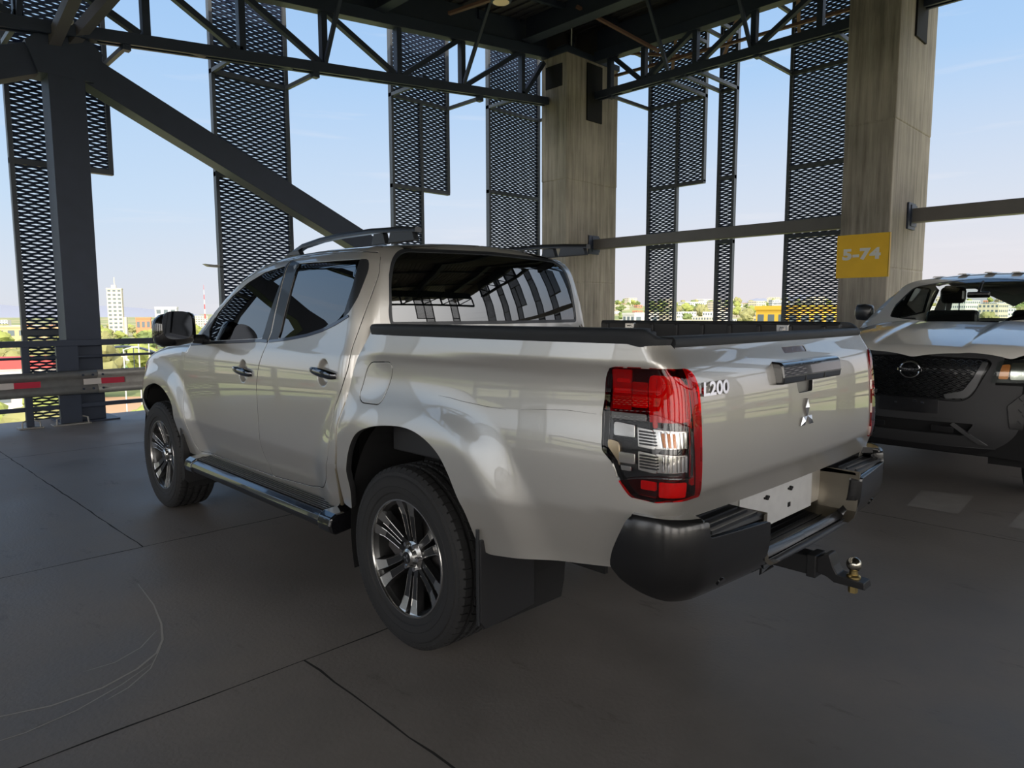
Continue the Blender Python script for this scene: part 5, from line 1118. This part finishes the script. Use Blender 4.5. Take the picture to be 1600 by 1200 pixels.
# load bed, chassis, wheels
m=MB(); 
for sx in (-1,1): m.bb((sx*.80,-4.30,.62),(sx*.90,-2.66,1.22))
m.bb((-.88,-4.34,.62),(.88,-4.26,1.22)); m.bb((-.8,-4.3,.6),(.8,-2.66,.75)); m.build('load_bed',WPAINT,NV,bevel=.03)
m=MB(); m.bb((-.75,-4.2,.32),(.75,.55,.58)); m.bb((-.70,-.4,.5),(.70,.62,1.0)); m.bb((-.72,.55,.36),(.72,.74,.9)); m.build('chassis',LINER,NV)
for wy in (0,-3.15):
    for sx in (-1,1): 
        w=copy_wheel((sx*.765,wy,.387),0 if sx<0 else PI,NV)
    for sx in (-1,1):
        m=MB(); n=20; pts=[(wy+.50*math.cos(math.radians(-15+210*i/n)),.40+.54*math.sin(math.radians(-15+210*i/n))) for i in range(n+1)]
        m.add([(sx*.88,a,b) for a,b in pts]+[(sx*.45,a,b) for a,b in pts],[(i,i+1,i+n+2,i+n+1) for i in range(n)]); m.build('wheel_arch_liner',LINER,NV)
SF=SF_
# ---------------- the town and fields below, far outside ----------------
GZ=-17.0
gm=bpy.data.materials.new('landscape'); gm.use_nodes=True; t=gm.node_tree; b=t.nodes['Principled BSDF']; b.inputs['Roughness'].default_value=.95
c=N('ShaderNodeTexCoord',t); n1=N('ShaderNodeTexNoise',t); n1.inputs['Scale'].default_value=.012; n1.inputs['Detail'].default_value=6; t.links.new(c.outputs['Object'],n1.inputs['Vector'])
r=N('ShaderNodeValToRGB',t); el=r.color_ramp.elements; el[0].position=.36; el[0].color=(.12,.15,.06,1); el[1].position=.66; el[1].color=(.34,.28,.19,1)
e=el.new(.46); e.color=(.20,.24,.09,1); e=el.new(.54); e.color=(.28,.27,.14,1)
t.links.new(n1.outputs[0],r.inputs[0]); t.links.new(r.outputs[0],b.inputs['Base Color'])
m=MB(); m.add([(-4000,-4000,GZ),(6000,-4000,GZ),(6000,9000,GZ),(-4000,9000,GZ)],[(0,1,2,3)]); o=m.build('ground',gm); struct(o)
def far(px,dist):   # a ground point straight along a heading from the garage; used as a bearing in degrees
    a=math.radians(px); return (CAMP[0]+dist*math.sin(a),CAMP[1]+dist*math.cos(a))
HX=math.degrees(YAW)
def brg(px): return HX+math.degrees(math.atan((px-800)/FPX))
CRM=pbr('render_cream',(.56,.50,.38),.8); WHB=pbr('render_white',(.58,.57,.54),.8); OCH=pbr('render_ochre',(.46,.33,.19),.8); TER=pbr('render_terracotta',(.55,.20,.10),.8); WIN=pbr('far_window',(.10,.13,.15),.3)
GRY=pbr('render_grey',(.45,.45,.44),.8); ROFR=pbr('roof_red_sheet',(.50,.05,.05),.6); YLB=pbr('render_yellow',(.72,.42,.04),.7)
def block(x,y,w,d,h,mat,label,yaw=0,floors=None,bays=4,name='building',cat='building',group=None,extra=None,base=GZ,windows=True):
    o=thing(name,label,cat,(x,y,base),math.radians(yaw),group); m=MB(); m.bb((-w/2,-d/2,0),(w/2,d/2,h)); m.bb((-w/2-.2,-d/2-.2,h-.3),(w/2+.2,d/2+.2,h+.5)); m.build('walls',mat,o)
    if windows:
        floors=floors or max(1,int(h/3.2))
        for f in range(floors):
            z=h*(f+.5)/floors
            for q in range(bays):
                u=-w/2+w*(q+.5)/bays; m=MB(); m.bb((u-w/bays*.3,-d/2-.06,z-h/floors*.22),(u+w/bays*.3,-d/2+.1,z+h/floors*.25)); m.build('window',WIN,o)
                v=-d/2+d*(q+.5)/bays; m=MB(); m.bb((-w/2-.06,v-d/bays*.3,z-h/floors*.22),(-w/2+.1,v+d/bays*.3,z+h/floors*.25)); m.build('window',WIN,o)
    if extra: extra(o,w,d,h)
    return o
def at(px,dist): return far(brg(px),dist)
# tall pale tower, left of the steel column
D=620; x,y=at(185,D)
def tw(o,w,d,h): 
    m=MB(); m.bb((-w*.2,-d*.2,h),(w*.1,d*.2,h+3.0)); m.tube([(0,0,h),(0,0,h+9)],.3,6); m.bb((w*.5,-d*.4,0),(w*.72,d*.4,h*.42)); m.build('roof_house',CRM,o)
block(x,y,10,12,37,CRM,'tall cream tower block on the horizon, just right of the left steel column',-20,12,3,extra=tw)
x,y=at(264,520); block(x,y,13,10,22,WHB,'pale office building on the horizon above the truck mirror',-25,4,3)
x,y=at(227,480); block(x,y,8,6,15.3,TER,'small terracotta building between the tower and the office building',-20,2,3)
x,y=at(30,430); block(x,y,46,8,11.5,OCH,'long low brown building at the left edge of the picture',-15,2,10)
x,y=at(8,160); block(x,y,16,12,8.5,WHB,'low white building with a red roof at the left edge',-20,1,3,extra=lambda o,w,d,h:(lambda m:(m.bb((-w/2-.4,-d/2-.4,h),(w/2+.4,d/2+.4,h+1.6)),m.build('roof',ROFR,o)))(MB()))
x,y=at(245,75); 
def redroof(o,w,d,h): m=MB(); m.prism([(-w/2-1,h),(w/2+1,h),(0,h+3.2)],-d/2-1,d/2+1,'Y'); m.build('roof',ROFR,o)
block(x+2,y+6,16,12,3.6,WHB,'white shed with a red roof close below the guardrail',-20,1,4,extra=redroof)
x,y=at(60,58); block(x,y,14,8,1.6,WHB,'flat white roof close below the guardrail at left',-20,1,4,windows=False)
# radio mast
x,y=at(323,700); mk=thing('radio_mast','thin red and white radio mast rising behind the windscreen pillar','mast',(x,y,GZ)); m=MB(); 
for k in range(10): m=MB(); m.tube([(0,0,k*4.4),(0,0,k*4.4+4.4)],[.9-.08*k,.82-.08*k],4); m.build('mast_section',ROFR if k%2 else WHB,mk)
# street lamps in the fields
for k,(p,dd) in enumerate(((193,110),(217,130),(233,150))):
    x,y=at(p,dd); o=thing('street_lamp',['first tall street lamp right of the steel column','second street lamp right of the steel column','third street lamp, nearest the truck mirror'][k],'street lamp',(x,y,GZ)); m=MB(); m.tube([(0,0,0),(0,0,13.5)],.10,6); m.build('lamp_post',GRY,o); m=MB(); m.tube([(0,0,13.4),(1.2,0,13.7)],.08,6); m.bb((1.0,-.15,13.6),(1.8,.15,13.8)); m.build('lamp_head',GRY,o)
# wall / viaduct strip and green field on the left
x,y=at(330,300); o=thing('boundary_wall','long pale wall crossing the fields behind the guardrail','wall',(x,y,GZ),math.radians(-35)); m=MB(); m.bb((-95,-.5,0),(95,.5,2.8)); m.build('wall_body',CRM,o)
GF=pbr('field_green',(.17,.27,.08),.95,var=.2,bscale=.05); BF=pbr('field_brown',(.38,.24,.14),.95,var=.2,bscale=.05)
for px,dd,w,d,mt,nm in ((230,235,95,55,GF,'field_green'),(235,150,60,40,BF,'field_ploughed'),(30,260,80,60,GF,'field_green')):
    x,y=at(px,dd); m=MB(); m.bb((-w/2,-d/2,0),(w/2,d/2,.15)); o=m.build('field',mt); o.location=(x,y,GZ); o.rotation_euler=(0,0,math.radians(-38)); struct(o)
# arch footbridge truss
x,y=at(195,190); o=thing('arch_bridge','thin arched steel footbridge seen through the gap above the guardrail','bridge',(x,y,GZ),math.radians(-40)); m=MB()
m.tube([(-16+32*k/16,0,4+6.5*math.sin(PI*k/16)) for k in range(17)],.30,6); m.build('arch',STEELD,o); m=MB(); m.bb((-17,-1,3.6),(17,1,4.1)); m.build('deck',GRY,o)
for k in range(3,14,2): m=MB(); m.tube([(-16+2*k,0,4),(-16+2*k,0,4+6.5*math.sin(PI*k/16))],.10,5); m.build('hanger',STEELD,o)
# distant hills
def hill(px0,px1,dist,h,label,sd):
    rnd=random.Random(sd); m=MB(); n=40; vs=[]; 
    for i in range(n+1):
        p=px0+(px1-px0)*i/n; a,b_=at(p,dist); t_=i/n; hh=h*(math.sin(PI*t_)**.7)*(.85+.12*math.sin(i*.35+sd)+.03*rnd.uniform(-1,1)); c_,d_=at(p,dist*1.35)
        vs+=[(a,b_,GZ-2),(a+(c_-a)*.3,b_+(d_-b_)*.3,GZ+max(1,hh)),(c_,d_,GZ-2)]
    m.add(vs,[(i*3+j,(i+1)*3+j,(i+1)*3+j+1,i*3+j+1) for i in range(n) for j in range(2)]); o=m.build('hill',pbr('hill_haze',(.22,.24,.30),1.0),smooth=True); tag(o,label,'hill')  # haze of distance put into the hill colour
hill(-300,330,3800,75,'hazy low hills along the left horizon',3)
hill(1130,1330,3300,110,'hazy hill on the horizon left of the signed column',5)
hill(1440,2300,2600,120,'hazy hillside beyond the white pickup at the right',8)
# scattered town blocks, counted individually
rnd=random.Random(11); protos=[]
def proto(w,d,h,mat,bays,fl):
    o=thing('building','','building',(0,0,GZ-200)); m=MB(); m.bb((-w/2,-d/2,0),(w/2,d/2,h)); m.build('walls',mat,o); m=MB()
    for f in range(fl):
        z=h*(f+.5)/fl
        for q in range(bays): u=-w/2+w*(q+.5)/bays; m.bb((u-w/bays*.28,-d/2-.06,z-h/fl*.2),(u+w/bays*.28,-d/2+.1,z+h/fl*.25)); v=-d/2+d*(q+.5)/bays; m.bb((-w/2-.06,v-d/bays*.28,z-h/fl*.2),(-w/2+.1,v+d/bays*.28,z+h/fl*.25))
    m.build('window_rows',WIN,o); return o
protos=[proto(14,10,6,WHB,4,2),proto(20,12,9,CRM,6,3),proto(12,9,7,OCH,3,2),proto(26,14,11,WHB,7,3),proto(10,9,5,TER,3,1),proto(18,12,16,CRM,5,5)]
used=[False]*6
GL={'r':('town building among trees beyond the right side','town buildings beyond the right side'),'l':('building among the trees on the left horizon','small buildings on the left horizon'),'b':('building in the town behind the camera','town buildings behind the camera')}
def put(k,x,y,yaw,s,which):
    lb,gp=GL[which]; kd=['white two-storey','long cream','ochre two-storey','large white','low terracotta','tall cream'][k]; lb=kd+' '+lb; gp=kd+' '+gp
    if not used[k]: o=protos[k]; o.location=(x,y,GZ); o.rotation_euler=(0,0,yaw); o['label']=lb; o['group']=gp; used[k]=True
    else: o=dup(protos[k],(x,y,GZ),yaw,lb,gp)
    o.scale=(s,s,s*rnd.uniform(.8,1.15)); return o
PL=[(*at(185,620),22),(*at(264,520),18),(*at(227,480),14),(*at(30,430),30),(*at(8,160),16),(*at(245,75),14),(*at(60,58),14),(*at(1250,150),14),(*at(1208,330),12),(*at(1000,300),14)]
wc=at(330,300); wd_=math.radians(-35); PL+=[(wc[0]+math.cos(wd_)*k,wc[1]+math.sin(wd_)*k,6) for k in range(-95,96,10)]
def free(x,y,r):
    if any((x-a)**2+(y-b)**2<(r+c)**2 for a,b,c in PL): return False
    PL.append((x,y,r)); return True
def gz(p,d):
    return GZ+(33*float(sstep(380,1700,d)) if p>880 else 0)
hs=MB(); vs=[]; nA,nD=60,16
for i in range(nA+1):
    for j in range(nD+1):
        p=880+(2400-880)*i/nA; d=360+2600*j/nD; x_,y_=far(brg(p),d); e_=sstep(0,.06,i/nA); vs.append((x_,y_,GZ-1+(gz(p,d)-GZ+1+4*math.sin(i*.7)*float(sstep(700,1500,d)))*float(e_)))
hs.add(vs,[(i*(nD+1)+j,(i+1)*(nD+1)+j,(i+1)*(nD+1)+j+1,i*(nD+1)+j+1) for i in range(nA) for j in range(nD)]); o=hs.build('hillside_ground',gm,smooth=True); struct(o)
def scatter(n,b0,b1,d0,d1,which):
    for i in range(n):
      for tr_ in range(30):
        p=rnd.uniform(b0,b1); dd=d0+(d1-d0)*rnd.random()**1.3; x,y=at(p,dd) if which!='b' else far(rnd.uniform(150,300),dd)
        if free(x,y,14 if dd>300 else 9): break
      else: continue
      if 1:
        o=put(rnd.choice([0,0,1,2,3,4,5]) if dd>300 else rnd.choice([0,2,4]),x,y,rnd.uniform(-.7,.2),rnd.uniform(.8,1.3),which)
        if which=='r': o.location.z=gz(p,dd)-1
scatter(105,940,1330,480,1700,'r'); scatter(70,1400,1900,480,1700,'r'); scatter(26,-260,520,420,1200,'l'); scatter(50,0,0,150,900,'b')
x,y=at(1250,150); block(x,y,13,11,19,YLB,'yellow building showing through the wide mesh screen left of the signed column',-20,4,4)
x,y=at(1208,330); block(x,y,9,9,13,pbr('teal_glass',(.15,.35,.35),.3),'small teal block on the skyline left of the wide mesh screen',-20,3,3)
x,y=at(1000,300); block(x,y,12,9,17.5,WHB,'white block on the skyline right of the corner column',-20,4,3)
# trees: one built, the rest copied
LEAF=[pbr('leaf_bright',(.21,.24,.06),.9,var=.35,bscale=.6),pbr('leaf_mid',(.12,.16,.05),.9,var=.35,bscale=.6),pbr('leaf_olive',(.20,.20,.08),.9,var=.3,bscale=.6)]
def tree(mat,sd):
    r_=random.Random(sd); o=thing('tree','','tree',(0,0,GZ-200)); m=MB(); m.tube([(0,0,0),(.1,0,2.4)],[.30,.18],7); m.build('trunk',pbr('bark',(.10,.07,.05),.9),o)
    bm=bmesh.new()
    for k in range(15):
        a=r_.uniform(0,2*PI); q=r_.uniform(0,2.1); rr=r_.uniform(.7,1.5); mat_=Matrix.Translation((q*math.cos(a),q*math.sin(a),r_.uniform(2.6,5.2)))@Matrix.Scale(rr,4)
        g=bmesh.ops.create_icosphere(bm,subdivisions=2,radius=1,matrix=mat_)
        for v in g['verts']: v.co+=Vector((r_.uniform(-.28,.28),r_.uniform(-.28,.28),r_.uniform(-.25,.25)))
    me=bpy.data.meshes.new('crown'); bm.to_mesh(me); bm.free(); me.materials.append(mat); c=bpy.data.objects.new('crown',me); COL.objects.link(c); c.parent=o; return o
tp_=[tree(LEAF[0],1),tree(LEAF[1],2),tree(LEAF[2],3)]; tu=[False]*3
TG={'l':('bushy tree in the fields below the left side','trees in the fields at left'),'r':('tree between the town buildings beyond the right side','trees in the town at right')}
def putt(k,x,y,s,w):
    lb,gp=TG[w]; kd=['bright green','dark green','olive green'][k]; lb=kd+' '+lb; gp=kd+' '+gp
    if not tu[k]: o=tp_[k]; tu[k]=True; o.location=(x,y,GZ); o['label']=lb; o['group']=gp
    else: o=dup(tp_[k],(x,y,GZ),rnd.uniform(0,6),lb,gp)
    o.scale=(s*rnd.uniform(.9,1.3),s*rnd.uniform(.9,1.3),s*rnd.uniform(.8,1.1)); return o
def trees(n,fp_,fd_,s0,s1,w,ks):
    for i in range(n):
        for tr_ in range(30):
            x,y=at(fp_(),fd_()); sc_=rnd.uniform(s0,s1)
            if free(x,y,3.1*sc_):
                o=putt(rnd.choice(ks),x,y,sc_,w)
                if w=='r': o.location.z=gz(1000,math.hypot(x-CAMP[0],y-CAMP[1]))-1
                break
trees(150,lambda:rnd.choice([rnd.uniform(-40,360),rnd.uniform(-300,700)]),lambda:rnd.choice([rnd.uniform(170,230),rnd.uniform(310,480),rnd.uniform(480,800)]),1.1,1.9,'l',[0,1,2,0])
trees(10,lambda:rnd.uniform(-30,120),lambda:rnd.uniform(75,125),.9,1.3,'l',[0,0,2])
x,y=at(228,92); putt(0,x,y,1.5,'l')
trees(140,lambda:rnd.choice([rnd.uniform(945,1320),rnd.uniform(945,1320),rnd.uniform(1400,1800)]),lambda:480+1200*rnd.random(),1.6,2.8,'r',[0,1,1,2])
